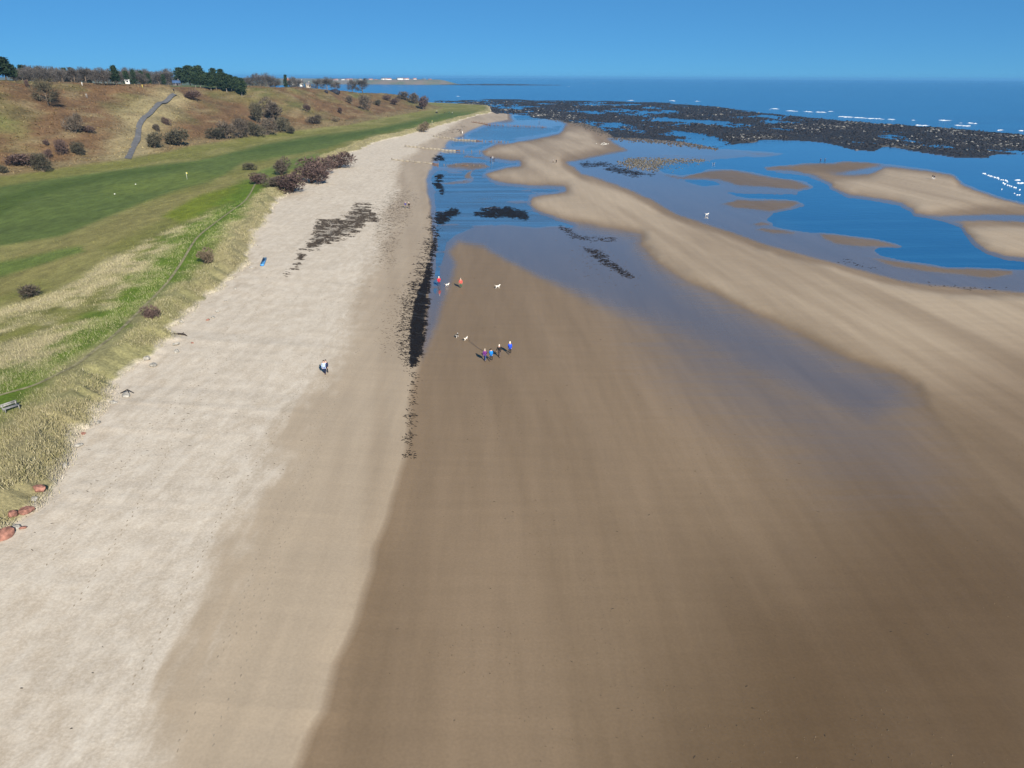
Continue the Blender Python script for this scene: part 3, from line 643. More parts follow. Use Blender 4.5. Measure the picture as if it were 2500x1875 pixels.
for i, (a, b, t, y, m, l) in enumerate([
    (160, 196, 281, 326, M_TWIGG, 'tall grey bush with bare pale stem halfway up the left slope'),
    (196, 228, 308, 325, M_TWIGP, 'low reddish bush right of the tall grey bush on left slope'),
    (103, 117, 342, 356, M_TWIGP, 'tiny dark bush highest of the lower left cluster'),
    (135, 163, 344, 379, M_TWIGP, 'round dark purple bush in the lower left slope cluster'),
    (105, 126, 366, 387, M_TWIGP, 'small purple bush below the tiny one at lower left slope'),
    (172, 206, 349, 382, M_TWIGD, 'dark bush right of the round purple one on lower left slope'),
    (18, 92, 380, 409, M_TWIGP, 'long low purple bush at the foot of the left slope'),
    (85, 121, 377, 421, M_TWIGD, 'dark bush with pale bent stems at the foot of the left slope'),
    (-8, 17, 404, 424, M_TWIGD, 'dark bush cut off by the left picture edge'),
    (351, 394, 324, 363, M_TWIGD, 'dark bush right of the asphalt path near its foot'),
    (402, 461, 315, 357, M_TWIGD, 'broad dark bush second to the right of the asphalt path'),
    (372, 392, 305, 321, M_TWIGG, 'small grey bush above the first bush by the path'),
    (396, 414, 287, 306, M_TWIGP, 'small reddish bush uppermost right of the path'),
    (500, 540, 312, 342, M_TWIGD, 'dark bush at the left end of the long slope-foot thicket'),
    (530, 575, 298, 341, M_TWIGG, 'grey bush second in the long slope-foot thicket'),
    (566, 606, 292, 338, M_TWIGG, 'grey bush third in the long slope-foot thicket'),
    (596, 640, 300, 334, M_TWIGD, 'dark bush at the front of the slope-foot thicket'),
    (608, 640, 252, 300, M_TWIGD, 'dark upright bush at the top of the slope-foot thicket'),
    (636, 690, 245, 300, M_TWIGG, 'tall pale grey bush crowning the slope-foot thicket'),
    (630, 668, 292, 331, M_TWIGG, 'grey bush at the right front of the slope-foot thicket'),
    (660, 706, 290, 322, M_TWIGD, 'dark spreading bush right end of the slope-foot thicket'),
    (698, 722, 308, 327, M_TWIGD, 'round dark bush standing alone right of the slope-foot thicket'),
    (738, 757, 254, 272, M_TWIGP, 'round dark bush high on the middle slope'),
    (822, 835, 264, 277, M_TWIGP, 'tiny round dark bush right of the high one on middle slope'),
    (750, 782, 283, 304, M_TWIGG, 'grey bush on the lower middle slope'),
    (812, 830, 286, 298, M_TWIGS, 'pale straw bush on the lower middle slope'),
    (843, 860, 234, 252, M_TWIGG, 'grey bush on the slope below the black shelter'),
    (875, 905, 234, 268, M_TWIGG, 'tall pale grey bush on the right part of the slope'),
    (912, 930, 245, 258, M_TWIGD, 'small green-grey bush on the right part of the slope'),
    (934, 956, 233, 247, M_TWIGP, 'dark bush on the ridge end, left of a pair'),
    (950, 974, 240, 256, M_TWIGP, 'dark bush on the ridge end, right of a pair'),
    (975, 1002, 226, 246, M_TWIGG, 'grey bush on the point above the reef'),
    (1000, 1026, 229, 254, M_TWIGG, 'bare grey bush near the tip of the point'),
    (1018, 1047, 236, 268, M_TWIGP, 'tall dark bush at the tip of the point above the fairway'),
    (450, 490, 222, 246, M_TWIGP, 'thin reddish bush just below the hilltop right of the path'),
    (60, 72, 196, 214, M_TWIGP, 'small red-brown bush on the hill brow at left')]):
    bush(a, b, t, y, m, l, gH, i, low=(b-a) > 2.2*(y-t))
# big tree-like bush on the brow
p = gp(118, 258); s = mpp(p); p.z -= .3
plant('hawthorn_tree', TREE[1], p, 70*s, 64*s, .7, M_TWIGD, M_BARK, 'large dark leaning hawthorn on the brow of the left slope', 'tree')
# woodland along the skyline: a tree at a photo column, standing on the plateau at a given distance
def skytree(name, meshes, px, dist, ytop, mc, mt, label, group=None, fat=.9, k=0, sinkpx=0):
    d = ray(px, 190.0); d = d/math.hypot(d[0], d[1]); x, y = d[0]*dist, d[1]*dist
    z = float(terrain(np.array([x]), np.array([y]))[0])
    dt = ray(px, ytop); top = CAM_H+dt[2]*dist/math.hypot(dt[0], dt[1])
    h = max(top-z, 3.0)
    return plant(name, meshes, (x, y, z-.2), h*fat, h, k*1.7, mc, mt, label, 'tree', group)
gW = 'bare trees of the skyline wood'
r = np.random.default_rng(77)
xs = np.arange(34, 416, 7.6)
for i, x in enumerate(xs):
    skytree('woodland_tree', TREE[i % 4], x+r.uniform(-3, 3), r.uniform(430, 540)+150*(x > 290)+60*(x > 360), 162+10*x/420+r.uniform(-5, 5), M_BARE, M_BARK, 'leafless grey-brown tree in the wood along the left skyline', gW, r.uniform(.95, 1.3), i)
for i, (x, yt, f) in enumerate([(57, 153, .55), (94, 158, .5), (160, 160, .5), (176, 159, .5), (212, 164, .6), (308, 167, .6), (326, 164, .5), (345, 167, .55), (362, 173, .5), (398, 175, .5)]):
    skytree('woodland_conifer', SPRUCE[i % 2], x, 540+7*i, yt+6, M_PINE, M_BARK, 'dark conifer top poking above the wood along the left skyline', 'conifers above the skyline wood', f*1.5, i)
skytree('pine_tree', PINE[0], 14, 400, 140, M_PINE, M_BARK, 'tall dark pine at the far left edge of the skyline', None, 1.25, 0)
skytree('pine_tree', PINE[1], 33, 415, 158, M_PINE, M_BARK, 'shorter dark pine just right of the leftmost pine', None, .9, 1)
skytree('pine_tree', PINE[2], 281, 440, 160, M_PINE, M_BARK, 'single dense dark pine standing in front of the wood', None, .75, 2)
gP = 'pine grove behind the path top'
for i, (x, dist, yt, f, l) in enumerate([
    (440, 640, 166, .8, 'hazy blue-green pine at the left end of the hilltop grove'), (462, 650, 161, .8, 'tallest hazy pine of the left back of the grove'), (486, 640, 161, .8, 'hazy rounded pine right of the tallest one in the grove'),
    (522, 600, 167, .6, 'hazy pine rising behind the middle of the grove'), (540, 590, 169, .6, 'second hazy pine rising behind the middle of the grove')]):
    skytree('pine_tree', PINE[i % 3], x, dist, yt, M_PINE, M_BARK, l, gP, f*1.45, i)
for i, (x, yt) in enumerate([(474, 181), (486, 178), (499, 180), (511, 178), (524, 181), (537, 178), (549, 180), (561, 183), (574, 187), (585, 191)]):
    skytree('pine_tree', PINE[(i+1) % 3], x, 520+5*(i % 3), yt, M_PINE, M_PALEBARK, 'dark green pine with pale trunk in the front row of the hilltop grove', 'front row of the hilltop pine grove', 1.0, i)
for i, (x, dist, yt, l) in enumerate([(600, 640, 186, 'bare tree just right of the pine grove'), (616, 700, 181, 'hazy bare tree second right of the pine grove'), (634, 720, 179, 'hazy bare tree third right of the pine grove'), (652, 730, 178, 'taller hazy bare tree right of the pine grove'),
    (668, 740, 184, 'hazy bare tree left of the dark fir'), (712, 760, 187, 'bare tree right of the dark fir'), (726, 780, 191, 'low bare tree beside the white houses')]):
    skytree('bare_tree', TREE[i % 4], x, dist, yt, M_BARE, M_BARK, l, 'bare trees right of the pine grove', 1.1, i)
skytree('fir_tree', SPRUCE[0], 696, 750, 183, M_PINE, M_BARK, 'small dark fir among bare trees left of the white houses', None, .5)
for i, (x, yt, f, l) in enumerate([(772, 192, 1.3, 'wide bare tree left half of the clump by the black shelter'), (796, 188, 1.4, 'wide bare tree centre of the clump by the black shelter'), (818, 195, 1.2, 'low bare tree right of the clump by the black shelter'),
    (858, 193, 1.1, 'bare spreading tree near the cliff top, left of two'), (882, 191, 1.3, 'bare spreading tree near the cliff top, right of two')]):
    skytree('bare_tree', TREE[(i+2) % 4], x, 700+10*i, yt, M_BARE, M_BARK, l, 'bare trees near the cliff top', f, i)

# ------------------------------------------------------------------ paths
def ribbon(name, pts, w, lift, mat):
    P = []
    for (ax, ay), (bx, by) in zip(pts[:-1], pts[1:]):
        for t in np.linspace(0, 1, 8)[:-1]: P.append((ax+(bx-ax)*t, ay+(by-ay)*t))
    P.append(pts[-1]); P = np.array(P)
    for _ in range(4): P[1:-1] = (P[:-2]+2*P[1:-1]+P[2:])/4
    T = np.gradient(P, axis=0); T = unit(T); Nn = np.stack([-T[:, 1], T[:, 0]], 1)
    us = np.linspace(-.5, .5, 5); wj = w*(1+.25*(fbm(np.arange(len(P))*.7, np.zeros(len(P)), 5, 2)-.5))
    X = P[:, None, :]+Nn[:, None, :]*(us[None, :, None]*wj[:, None, None])
    Z = terrain(X[..., 0].ravel(), X[..., 1].ravel()).reshape(X.shape[:2])
    Z = np.maximum(Z, Z[:, 2:3]-.15)+lift
    V = np.concatenate([X, Z[..., None]], -1).reshape(-1, 3); n = len(us)
    j, i = np.meshgrid(np.arange(len(P)-1), np.arange(n-1), indexing='ij'); q = (j*n+i).ravel()
    return mesh_np(name, V, np.stack([q, q+1, q+n+1, q+n], 1), mat, smooth=True)
M_ASPH = plain('asphalt', (0.115, 0.115, 0.12), 0.9, .2, .8, .2); M_EARTH = plain('trodden_earth', (0.205, 0.185, 0.10), 0.95, .35, 1.2, .4)
tag(ribbon('asphalt_path', [tuple(a[:2]) for a in asph], 2.2, .16, M_ASPH), kind='structure')
tag(ribbon('footpath', [tuple(a[:2]) for a in path_w], .45, .05, M_EARTH), kind='structure')

# ------------------------------------------------------------------ scattered stuff on the ground
flatV = FV; AREA = np.zeros((NR, NC))
AREA[:-1, :-1] = np.abs((GX[:-1, 1:]-GX[:-1, :-1]))*np.abs(GY[1:, :-1]-GY[:-1, :-1])
DEP = np.hypot(GY, CAM_H)
def scatter(w, n, r):
    p = (w*AREA).ravel(); p = p/p.sum(); k = r.choice(NR*NC, n, p=p); j, i = k//NC, k % NC
    u = r.uniform(0, 1, n); v = r.uniform(0, 1, n)
    a = flatV[k]; b = flatV[k+1]; c = flatV[np.minimum(k+NC, NR*NC-1)]
    return a+(b-a)*u[:, None]+(c-a)*v[:, None], k
def blades(name, w, n, hgt, wid, cols, mat, seed, lean=.45, per=3, jit=.35, own=.8):
    r = np.random.default_rng(seed); P, k = scatter(w, n, r)
    P = np.repeat(P, per, 0)+np.c_[r.normal(size=(n*per, 2))*jit, np.zeros(n*per)]; m = len(P)
    sz = np.clip(np.repeat(DEP.ravel()[k], per)/90, 1, 3.2)**.75
    D = unit(np.c_[r.normal(size=(m, 2))*lean+np.array((-.12, .10)), np.ones(m)])
    L = hgt*r.uniform(.5, 1.25, m)*sz**.4; W = wid*r.uniform(.7, 1.4, m)*sz
    V, Fq = tri_cloud(P-np.array((0, 0, .05)), D, L, W, r)
    ci = r.integers(0, len(cols), m); g_ = np.repeat(C.reshape(-1, 3)[k], per, 0); mx_ = r.uniform(0, own, (m, 1)); c = (np.array(cols)[ci]*mx_+g_*(1-mx_))*r.uniform(.75, 1.35, (m, 1))
    return tag(mesh_np(name, V, Fq, mat, attrs={'col': np.repeat(c, 3, 0)}), kind='stuff')
def blade_mat(name):
    m = MT(name); m.b.inputs['Specular IOR Level'].default_value = .1
    return m.out(Base_Color=m.attr('col', 0), Roughness=.9)
M_BLADE = blade_mat('grass_blades')
vis = 1/np.maximum(DEP, 45)**1.7
inlinks = (GX > TO[:, None]) & (GX < DU[:, None]) & (GY < 700)
wm = inlinks*(edge_d*sstep(.36, .56, nB)+strawm*.55)*vis*(GY < 650)*(pd > 0.9)
tag(blades('marram_grass', wm, 46000, .34, .05, [(.33, .295, .19), (.41, .37, .26), (.26, .245, .13), (.22, .22, .09), (.37, .32, .21)], M_BLADE, 61), 'straw-coloured marram grass along the dune edge', 'grass')
wr = inlinks*(1-edge_d)*(1-zone(FAIR, 5, 8))*vis*(GY < 420)*(pd > 0.8)
tag(blades('rough_grass', wr, 26000, .26, .06, [(.12, .15, .04), (.17, .17, .06), (.24, .21, .10), (.10, .14, .03)], M_BLADE, 62, .7, own=.35), 'short rough grass on the links', 'grass')
wh = ((GX < TO[:, None]-1) & (GX > ED[:, None]-6) & (dd > 2.6))*vis
tag(blades('bracken_litter', wh, 30000, .5, .22, [(.15, .09, .048), (.125, .075, .04), (.18, .135, .07), (.11, .10, .04), (.22, .18, .105), (.09, .07, .04)], M_BLADE, 63, .9, own=.45), 'dead rust-brown bracken and straw on the hillside', 'bracken')

# seaweed strands
def flat_bits(name, P, L, W, ang, hgt, mat, r, jag=.35):
    n = len(P); t = np.linspace(0, 2*math.pi, 7)[:-1]
    rr = 1+r.uniform(-jag, jag, (n, 6)); a = rr*np.cos(t)*L[:, None]/2; b = rr*np.sin(t)*W[:, None]/2
    ca, sa = np.cos(ang)[:, None], np.sin(ang)[:, None]
    ring = np.stack([P[:, :1]+a*ca-b*sa, P[:, 1:2]+a*sa+b*ca, np.repeat(P[:, 2:3]-.02, 6, 1)], -1)
    top = P.copy(); top[:, 2] += hgt*r.uniform(.5, 1.4, n)
    V = np.concatenate([ring, top[:, None, :]], 1).reshape(-1, 3)
    k = np.arange(6); f = np.stack([k, (k+1) % 6, np.full(6, 6)], 1); Fq = (f[None]+7*np.arange(n)[:, None, None]).reshape(-1, 3)
    return mesh_np(name, V, Fq, mat)
M_WEED = plain('black_seaweed', (0.009, 0.008, 0.009), 0.7, .4, 3, .3, .15); M_WRACK = plain('brown_wrack', (0.050, 0.037, 0.026), 0.8, .5, 2, .3)
r = np.random.default_rng(91)
streakn = fbm(GX*.35, GY*.8, 341, 4, .65)
wk = np.zeros((NR, NC))
for p_, b_ in zip(BLACK, BW): wk = np.maximum(wk, b_**2*sstep(-4, 5, psdf(p_, PX, PY, 20)+(streakn-.5)*14))
for p_ in FRINGE: wk = np.maximum(wk, .16*sstep(-8, 16, psdf(p_, PX, PY, 30)+(streakn-.5)*40))
wk *= (1-.8*((PX > 1990)&(PY > 600)))*(GZ > -.2)*sstep(.34, .5, streakn+.08)*vis
P, k = scatter(wk, 15000, r); n = len(P); P[:, 2] = np.maximum(P[:, 2], .012); sz = np.clip(DEP.ravel()[k]/110, .8, 3)
tag(flat_bits('black_seaweed', P, r.uniform(.2, .9, n)*sz, r.uniform(.08, .2, n)*sz, r.normal(size=n)*.8, .06, M_WEED, r), 'black seaweed drifts along the foot of the beach step', 'seaweed', kind='stuff')
wk = np.zeros((NR, NC)); st2 = fbm(GX*.5, GY*.8, 351, 4, .65)
for p_ in WRACK: wk = np.maximum(wk, sstep(-4, 10, psdf(p_, PX, PY, 20)+(st2-.5)*22))
wk *= sstep(.46, .58, st2+.04)*vis
P, k = scatter(wk, 6500, r); n = len(P)
tag(flat_bits('brown_wrack', P, r.uniform(.3, 1.0, n), r.uniform(.12, .3, n), r.normal(size=n)*.4, .07, M_WRACK, r), 'dark brown wrack bank on the dry sand', 'seaweed', kind='stuff')
# loose tangle: strands scattered over the beach
sd = np.zeros((NR, NC))
sd += 60*sstep(-30, 20, psdf([(925,560),(935,500),(955,480),(1000,480),(985,520),(960,560),(950,640),(930,640)], PX, PY, 60))
sd += 1.2*((GX > DU[:, None]+1) & (GX < ST[:, None]))*dryv.clip(0, 1)*sstep(.45, .7, fbm(GX*.1, GY*.06, 361, 3))
sd += 22*sstep(-25, 15, psdf([(960,850),(985,780),(985,700),(960,720),(930,800),(930,850)], PX, PY, 60))
sd += 8*sstep(-30, 20, psdf([(1400,600),(1470,600),(1560,700),(1480,690),(1400,640)], PX, PY, 60))+.10*(GX > ST[:, None])*(GX < ST[:, None]+40)
sd += 3*sstep(-3, 6, psdf([(940,480),(960,470),(1010,380),(1080,330),(1060,330),(980,400)], PX, PY, 30))
sd *= (GZ > 0)*vis**.75*(GY < 600)
P, k = scatter(sd, 3000, r); n = len(P)
tag(flat_bits('seaweed_scraps', P, r.uniform(.10, .75, n)**1.3*np.clip(DEP.ravel()[k]/110, .8, 2.4), r.uniform(.03, .12, n)*np.clip(DEP.ravel()[k]/90, .9, 2.2), r.normal(size=n)*.5, .04, M_WRACK, r), 'scattered dark seaweed scraps on the sand', 'seaweed', kind='stuff')

# reef stones
def stones(name, P, S, mat, cols, r):
    t = np.array([(0, 0, 1), (.9, 0, .35), (.28, .86, .4), (-.73, .53, .3), (-.73, -.53, .42), (.28, -.86, .32), (.75, .5, -.5), (-.3, .9, -.5), (-.9, 0, -.5), (-.3, -.85, -.5), (.75, -.5, -.5)], float)
    f = np.array([(0, 1, 2), (0, 2, 3), (0, 3, 4), (0, 4, 5), (0, 5, 1), (1, 6, 2), (2, 6, 7), (2, 7, 3), (3, 7, 8), (3, 8, 4), (4, 8, 9), (4, 9, 5), (5, 9, 10), (5, 10, 1), (1, 10, 6)])
    n = len(P); a = r.uniform(0, 6.28, n); ca, sa = np.cos(a)[:, None], np.sin(a)[:, None]
    q = t[None]*(1+r.uniform(-.28, .28, (n, 11, 1)))*S[:, None, :]
    V = np.stack([q[..., 0]*ca-q[..., 1]*sa, q[..., 0]*sa+q[..., 1]*ca, q[..., 2]], -1)+P[:, None, :]
    c = np.repeat(cols, 11, 0)
    return mesh_np(name, V.reshape(-1, 3), (f[None]+11*np.arange(n)[:, None, None]).reshape(-1, 3), mat, attrs={'col': c})
def stone_mat():
    m = MT('shore_stone'); n = m.noise(m.pos(), 1.6, 3.0); m.b.inputs['Specular IOR Level'].default_value = .25
    return m.out(Base_Color=m.mix(.5, m.attr('col', 0), m.mix(n, (.1, .1, .1), (.9, .9, .9)), 'OVERLAY'), Roughness=.75)
M_STONE = stone_mat()
wr_ = isreef*edge_r*(rz > -.16)*(.4+1.6*pale+1.2*sstep(.5, .7, rl2))*np.minimum(vis*1e3, 1)*(GY < 1240)
P, k = scatter(wr_, 24000, r); n = len(P); pk = pale.ravel()[k]
sz = r.uniform(.25, .85, n)*(1+.55*pk)*np.clip(DEP.ravel()[k]/480, .7, 1.7); S = np.stack([sz*r.uniform(.8, 1.5, n), sz*r.uniform(.7, 1.2, n), sz*r.uniform(.4, .75, n)], 1)
light = (r.uniform(size=n) < .012+.24*pk)
cols = np.where(light[:, None], np.array((.19, .185, .172))*r.uniform(.4, 1.2, (n, 1)), np.array((.014, .014, .017))*r.uniform(.5, 2.2, (n, 1)))
tag(stones('reef_stones', P+np.array((0, 0, .05)), S, M_STONE, cols, r), 'dark weed-covered stones and paler boulders of the reef', 'rocks', kind='stuff')
ws_ = sstep(-6, 5, psdf(STONES, PX, PY, 20))*1.0+.25*sstep(-3, 6, psdf([(1600,408),(1730,394),(1700,408),(1640,420)], PX, PY, 20))
P, k = scatter(ws_, 1500, r); n = len(P); sz = r.uniform(.12, .38, n); P[:, 2] = np.maximum(P[:, 2], -.1)
cols = np.array((.095, .083, .062))*r.uniform(.35, 1.8, (n, 1))
tag(stones('stone_patch', P+np.array((0, 0, .03)), np.stack([sz*1.3, sz, sz*.6], 1), M_STONE, cols, r), 'brownish stony patch beside the tide pool', 'rocks', kind='stuff')
we_ = sstep(-8, 10, psdf([(1330,284),(1400,300),(1450,318),(1500,338),(1620,348),(1740,364),(1640,342),(1500,330),(1440,305)], PX, PY, 20))*(GZ > -.2)*(~isreef)
P, k = scatter(we_, 1600, r); n = len(P); sz = r.uniform(.2, .6, n); P[:, 2] = np.maximum(P[:, 2], -.1)
tag(stones('reef_fringe_stones', P, np.stack([sz*1.3, sz, sz*.6], 1), M_STONE, np.array((.06, .052, .045))*r.uniform(.3, 2.2, (n, 1)), r), 'loose stones along the landward fringe of the reef', 'rocks', kind='stuff')
# breaking waves
M_FOAM = plain('foam', (.66, .70, .74), .8, .06, 3)
FO = [(1894, 266, 14), (1935, 271, 24), (1975, 273, 16), (2006, 274, 20), (2027, 272, 8), (2062, 285, 34), (2095, 287, 26), (2125, 289, 30), (2151, 290, 10), (2176, 291, 8), (2227, 294, 8), (2307, 294, 20), (2343, 300, 6), (2375, 301, 18),
 (2352, 307, 30), (2440, 318, 10), (2488, 319, 14), (1390, 212, 14), (1122, 235, 8), (1450, 205, 4), (1700, 247, 10), (1640, 246, 14), (1540, 245, 10), (2250, 306, 26), (1880, 268, 10), (2485, 440, 10), (2492, 447, 12)]
B = []
for (x, y, w) in FO:
    for q in range(max(4, int(w*1.4))):
        u = x+r.uniform(-w/2, w/2); a = on_plane(u, y+(u-x)*.05+r.normal()*.4, 0); B.append((a[0], a[1], .03, 1))
for (x0, y0, x1, y1, c) in [(2396, 422, 2462, 444, 150), (2446, 446, 2490, 464, 60), (2425, 455, 2500, 480, 30)]:
    for q in range(c):
        t = r.uniform(); a = on_plane(x0+(x1-x0)*t, y0+(y1-y0)*t+r.normal()*.8, 0); B.append((a[0], a[1], .03, .30))
B = np.array(B); B = B[r.uniform(size=len(B)) < .28]; n = len(B)
tag(flat_bits('breaking_waves', B[:, :3], r.uniform(1.5, 5.0, n)*B[:, 3]*np.clip(B[:, 1]/500, .5, 2.2), r.uniform(.06, .17, n)*B[:, 3]*np.clip(B[:, 1]/400, .5, 2), r.normal(size=n)*.15, .22, M_FOAM, r), 'white crests of small waves breaking off the reef', 'waves', kind='stuff')

# worm casts and shell bits on the wet sand near the camera
wc = (GX > ST[:, None]+1.5)*(GY < 75)*(GY > 25)*sstep(.50, .66, fbm(GX*.16, GY*.16, 371, 3))*vis
P, k = scatter(wc, 900, r); n = len(P)
tag(flat_bits('worm_casts', P, r.uniform(.05, .16, n), r.uniform(.04, .10, n), r.uniform(0, 3.1, n), .05, plain('cast_sand', (.13, .095, .06), .9, .5, 6), r), 'lugworm casts and shell bits dotted on the wet sand', 'casts', kind='stuff')

# footprint trails
def trail(pts, step=.62):
    W = [gp(a, b) for a, b in pts]; out = []; ph = 0
    for a, b in zip(W[:-1], W[1:]):
        L = (b-a).length; n = int(L/step); d = (b-a).normalized(); nn = Vector((-d.y, d.x, 0))
        for k_ in range(n):
            q = a+d*(k_*step)+nn*(.09*(1 if ph % 2 else -1)+.25*math.sin(k_*.11)); ph += 1; out.append((q.x, q.y, q.z, math.atan2(d.y, d.x)))
    return out
def prints(name, tracks, mat, label):
    T = np.array(sum([trail(t) for t in tracks], [])); T[:, 2] = terrain(T[:, 0], T[:, 1]); n = len(T)
    return tag(flat_bits(name, T[:, :3]+np.array((0, 0, .018)), r.uniform(.24, .32, n), r.uniform(.09, .13, n), T[:, 3]+r.normal(size=n)*.15, .006, mat, r, .12), label, 'footprints', kind='stuff')
prints('wet_sand_footprints', [[(1184, 882), (1160, 960), (1146, 1050)], [(1199, 882), (1176, 960), (1168, 1060)], [(1219, 873), (1206, 960), (1212, 1080)], [(1245, 866), (1247, 960), (1270, 1090)],
  [(1125, 706), (1180, 780), (1250, 880)], [(1215, 705), (1190, 740), (1140, 830)]], plain('pressed_wet_sand', (.160, .112, .068), .7, .2, 3), 'faint footprint trails behind the walkers on the wet sand')
prints('dry_sand_footprints', [[(793, 914), (760, 1050), (640, 1330), (420, 1860)], [(798, 914), (790, 1060), (680, 1360), (500, 1860)], [(990, 509), (930, 600), (850, 760), (700, 1000), (520, 1300), (300, 1700)], [(999, 510), (960, 640), (880, 840), (760, 1120), (560, 1600)], [(620, 700), (520, 860), (330, 1100), (100, 1400)], [(700, 600), (600, 800), (420, 1080), (180, 1500)]],
  plain('pressed_dry_sand', (.30, .245, .18), .95, .2, 3), 'footprint trails over the upper beach')
# ------------------------------------------------------------------ groynes: every post and plank its own piece
M_PLANK = plain('weathered_plank', (0.30, 0.265, 0.21), .85, .3, 5, .4); M_POST = plain('groyne_post', (0.16, 0.125, 0.095), .85, .35, 5, .4)
M_RUST = plain('rotten_red_wood', (0.15, 0.085, 0.055), .85, .4, 5, .4)
POST = me_of('post', box(0, 0, 0, .30, .30, 1.0, .06))
PLANK = me_of('plank', box(0, 0, 0, 1.0, .10, .24, .02))
def groyne(x0, y0, x1, y1, n, label, hp, gone, mp, ml, hrow, planks):
    a = gp(x0, y0); b = gp(x1, y1); g = empty('groyne', a); tag(g, label, 'groyne', 'timber groynes across the beach'); a.z = 0; b.z = 0
    r = np.random.default_rng(int(x0)); pts = []
    for i in range(n):
        p = a.lerp(b, i/(n-1)); p.z = float(terrain(np.array([p.x]), np.array([p.y]))[0]); pts.append(p)
    dirv = (b-a); ang = math.atan2(dirv.y, dirv.x)
    for i, p in enumerate(pts):
        if r.uniform() < gone*(i/n): continue
        h = hp*r.uniform(.65, 1.2)*(1-.35*i/n); o = part('post', POST, g, mp)
        o.location = p-g.location+Vector((0, 0, h/2-.3)); o.scale = (1, 1, h+.6); o.rotation_euler = (r.normal()*.04, r.normal()*.04, ang)
    for i in range(n-1):
        if i/n > planks and r.uniform() < .75: continue
        p, q = pts[i], pts[i+1]; d = q-p
        for k in range(hrow if i/n < planks else 1):
            if r.uniform() < .12: continue
            o = part('plank', PLANK, g, ml if i/n < planks*.9 else M_RUST); m = (p+q)/2
            o.location = m-g.location+Vector((0, -.2, .16+.26*k)); o.scale = (d.length*1.02, 1, 1); o.rotation_euler = (r.normal()*.03, -math.atan2(d.z, math.hypot(d.x, d.y)), ang)
groyne(957, 391, 1186, 407, 17, 'nearest timber groyne with pale planks and spaced posts', 1.0, .5, M_POST, M_PLANK, 2, .42)
groyne(989, 358.6, 1191, 371, 22, 'second nearest timber groyne with pale planking', 1.2, .5, M_POST, M_PLANK, 3, .62)
groyne(1058, 334, 1240, 348, 25, 'third timber groyne, pale planks turning red-brown seaward', 1.3, .25, M_POST, M_PLANK, 3, .6)
groyne(1152, 299, 1333, 311, 46, 'farthest groyne, a close row of red-brown posts', 1.7, .1, M_RUST, M_RUST, 2, .25)

# ------------------------------------------------------------------ boulders and driftwood at the dune foot
M_RED = plain('red_sandstone', (0.25, 0.12, 0.09), .9, .45, 3.5, .9); M_GREY = plain('grey_stone', (0.29, 0.272, 0.24), .9, .4, 3.5, .9)
def boulder_mesh(seed, flat=.6):
    import bmesh
    r = np.random.default_rng(seed); bm = bmesh.new(); bmesh.ops.create_icosphere(bm, subdivisions=2, radius=.5)
    pl = [(Vector(unit(r.normal(size=3))), r.uniform(.30, .42)) for _ in range(9)]
    for v in bm.verts:
        for nrm, dd_ in pl:
            e = v.co.dot(nrm)-dd_
            if e > 0: v.co -= nrm*e
        v.co.z *= flat; v.co += Vector(r.normal(size=3)*.008)
    me = bpy.data.meshes.new('boulder'); bm.to_mesh(me); bm.free(); return me
BO = [boulder_mesh(s, f) for s, f in ((1, .7), (2, .5), (3, .8), (4, .45))]
def boulder(px, py, wpx, mat, label, k=0, asp=.8, group='boulders along the dune foot'):
    p = gp(px, py); s = mpp(p)*wpx; me = BO[k % 4].copy(); me.materials.append(mat); me.name = 'boulder'
    o = link(bpy.data.objects.new('boulder', me)); o.location = (p.x, p.y, p.z+.12*s); o.scale = (s, s*asp, s*.9); o.rotation_euler = (.1*k % .4, .17*k % .35, k*1.1)
    return tag(o, label, 'boulder', group)
for i, (x, y, w, m, l) in enumerate([
    (97, 1196, 36, M_RED, 'big rounded red boulder farthest up the group of red ones'), (68, 1250, 44, M_RED, 'flat wide red boulder below the grey one'), (31, 1258, 34, M_RED, 'ridged red boulder half under the grass'),
    (58, 1290, 22, M_RED, 'small red boulder lowest on the sand'), (12, 1312, 52, M_RED, 'long red slab at the left picture edge'), (84, 1222, 26, M_GREY, 'pale grey boulder between two red ones'),
    (42, 1290, 24, M_GREY, 'grey rounded boulder beside the small red one'), (204, 1060, 15, M_RED, 'small lone red stone by the grass edge'), (239, 1034, 20, M_GREY, 'grey boulder at the tip of a grass tongue'),
    (190, 1090, 26, M_GREY, 'flat grey slab half buried below the grass'), (160, 1140, 22, M_GREY, 'grey slab buried in the sand above the red boulders'), (306, 968, 26, M_GREY, 'grey boulder with dark driftwood on it'), (277, 985, 20, M_GREY, 'pale stone beside the driftwood boulder'),
    (376, 893, 26, M_GREY, 'grey flat boulder in a bay of the grass edge'), (357, 878, 22, M_GREY, 'grey boulder against the grass edge near the flat one'), (431, 842, 22, M_GREY, 'rounded grey boulder below the black log'), (432, 860, 18, M_GREY, 'flat grey boulder second below the black log'),
    (470, 838, 9, M_RED, 'tiny reddish stone right of the rounded grey boulder'), (444, 788, 14, M_GREY, 'grey stone showing through the dune grass'), (521, 776, 15, M_GREY, 'grey stone at the grass corner, nearer of two'), (531, 762, 13, M_GREY, 'grey stone at the grass corner, farther of two'),
    (507, 782, 12, M_RED, 'brown stone just left of the grey corner stones'), (575, 706, 10, M_GREY, 'small stone by the middle dune edge'), (612, 655, 12, M_GREY, 'grey flat stone near the blue tray'), (625, 600, 12, M_GREY, 'grey stone patch above the blue tray'), (550, 735, 9, M_GREY, 'small grey stone on sand right of a grass tip')]):
    boulder(x, y, w, m, l, i, .75)
M_LOG = plain('dark_driftwood', (0.035, 0.028, 0.024), .8, .4, 4, .4)
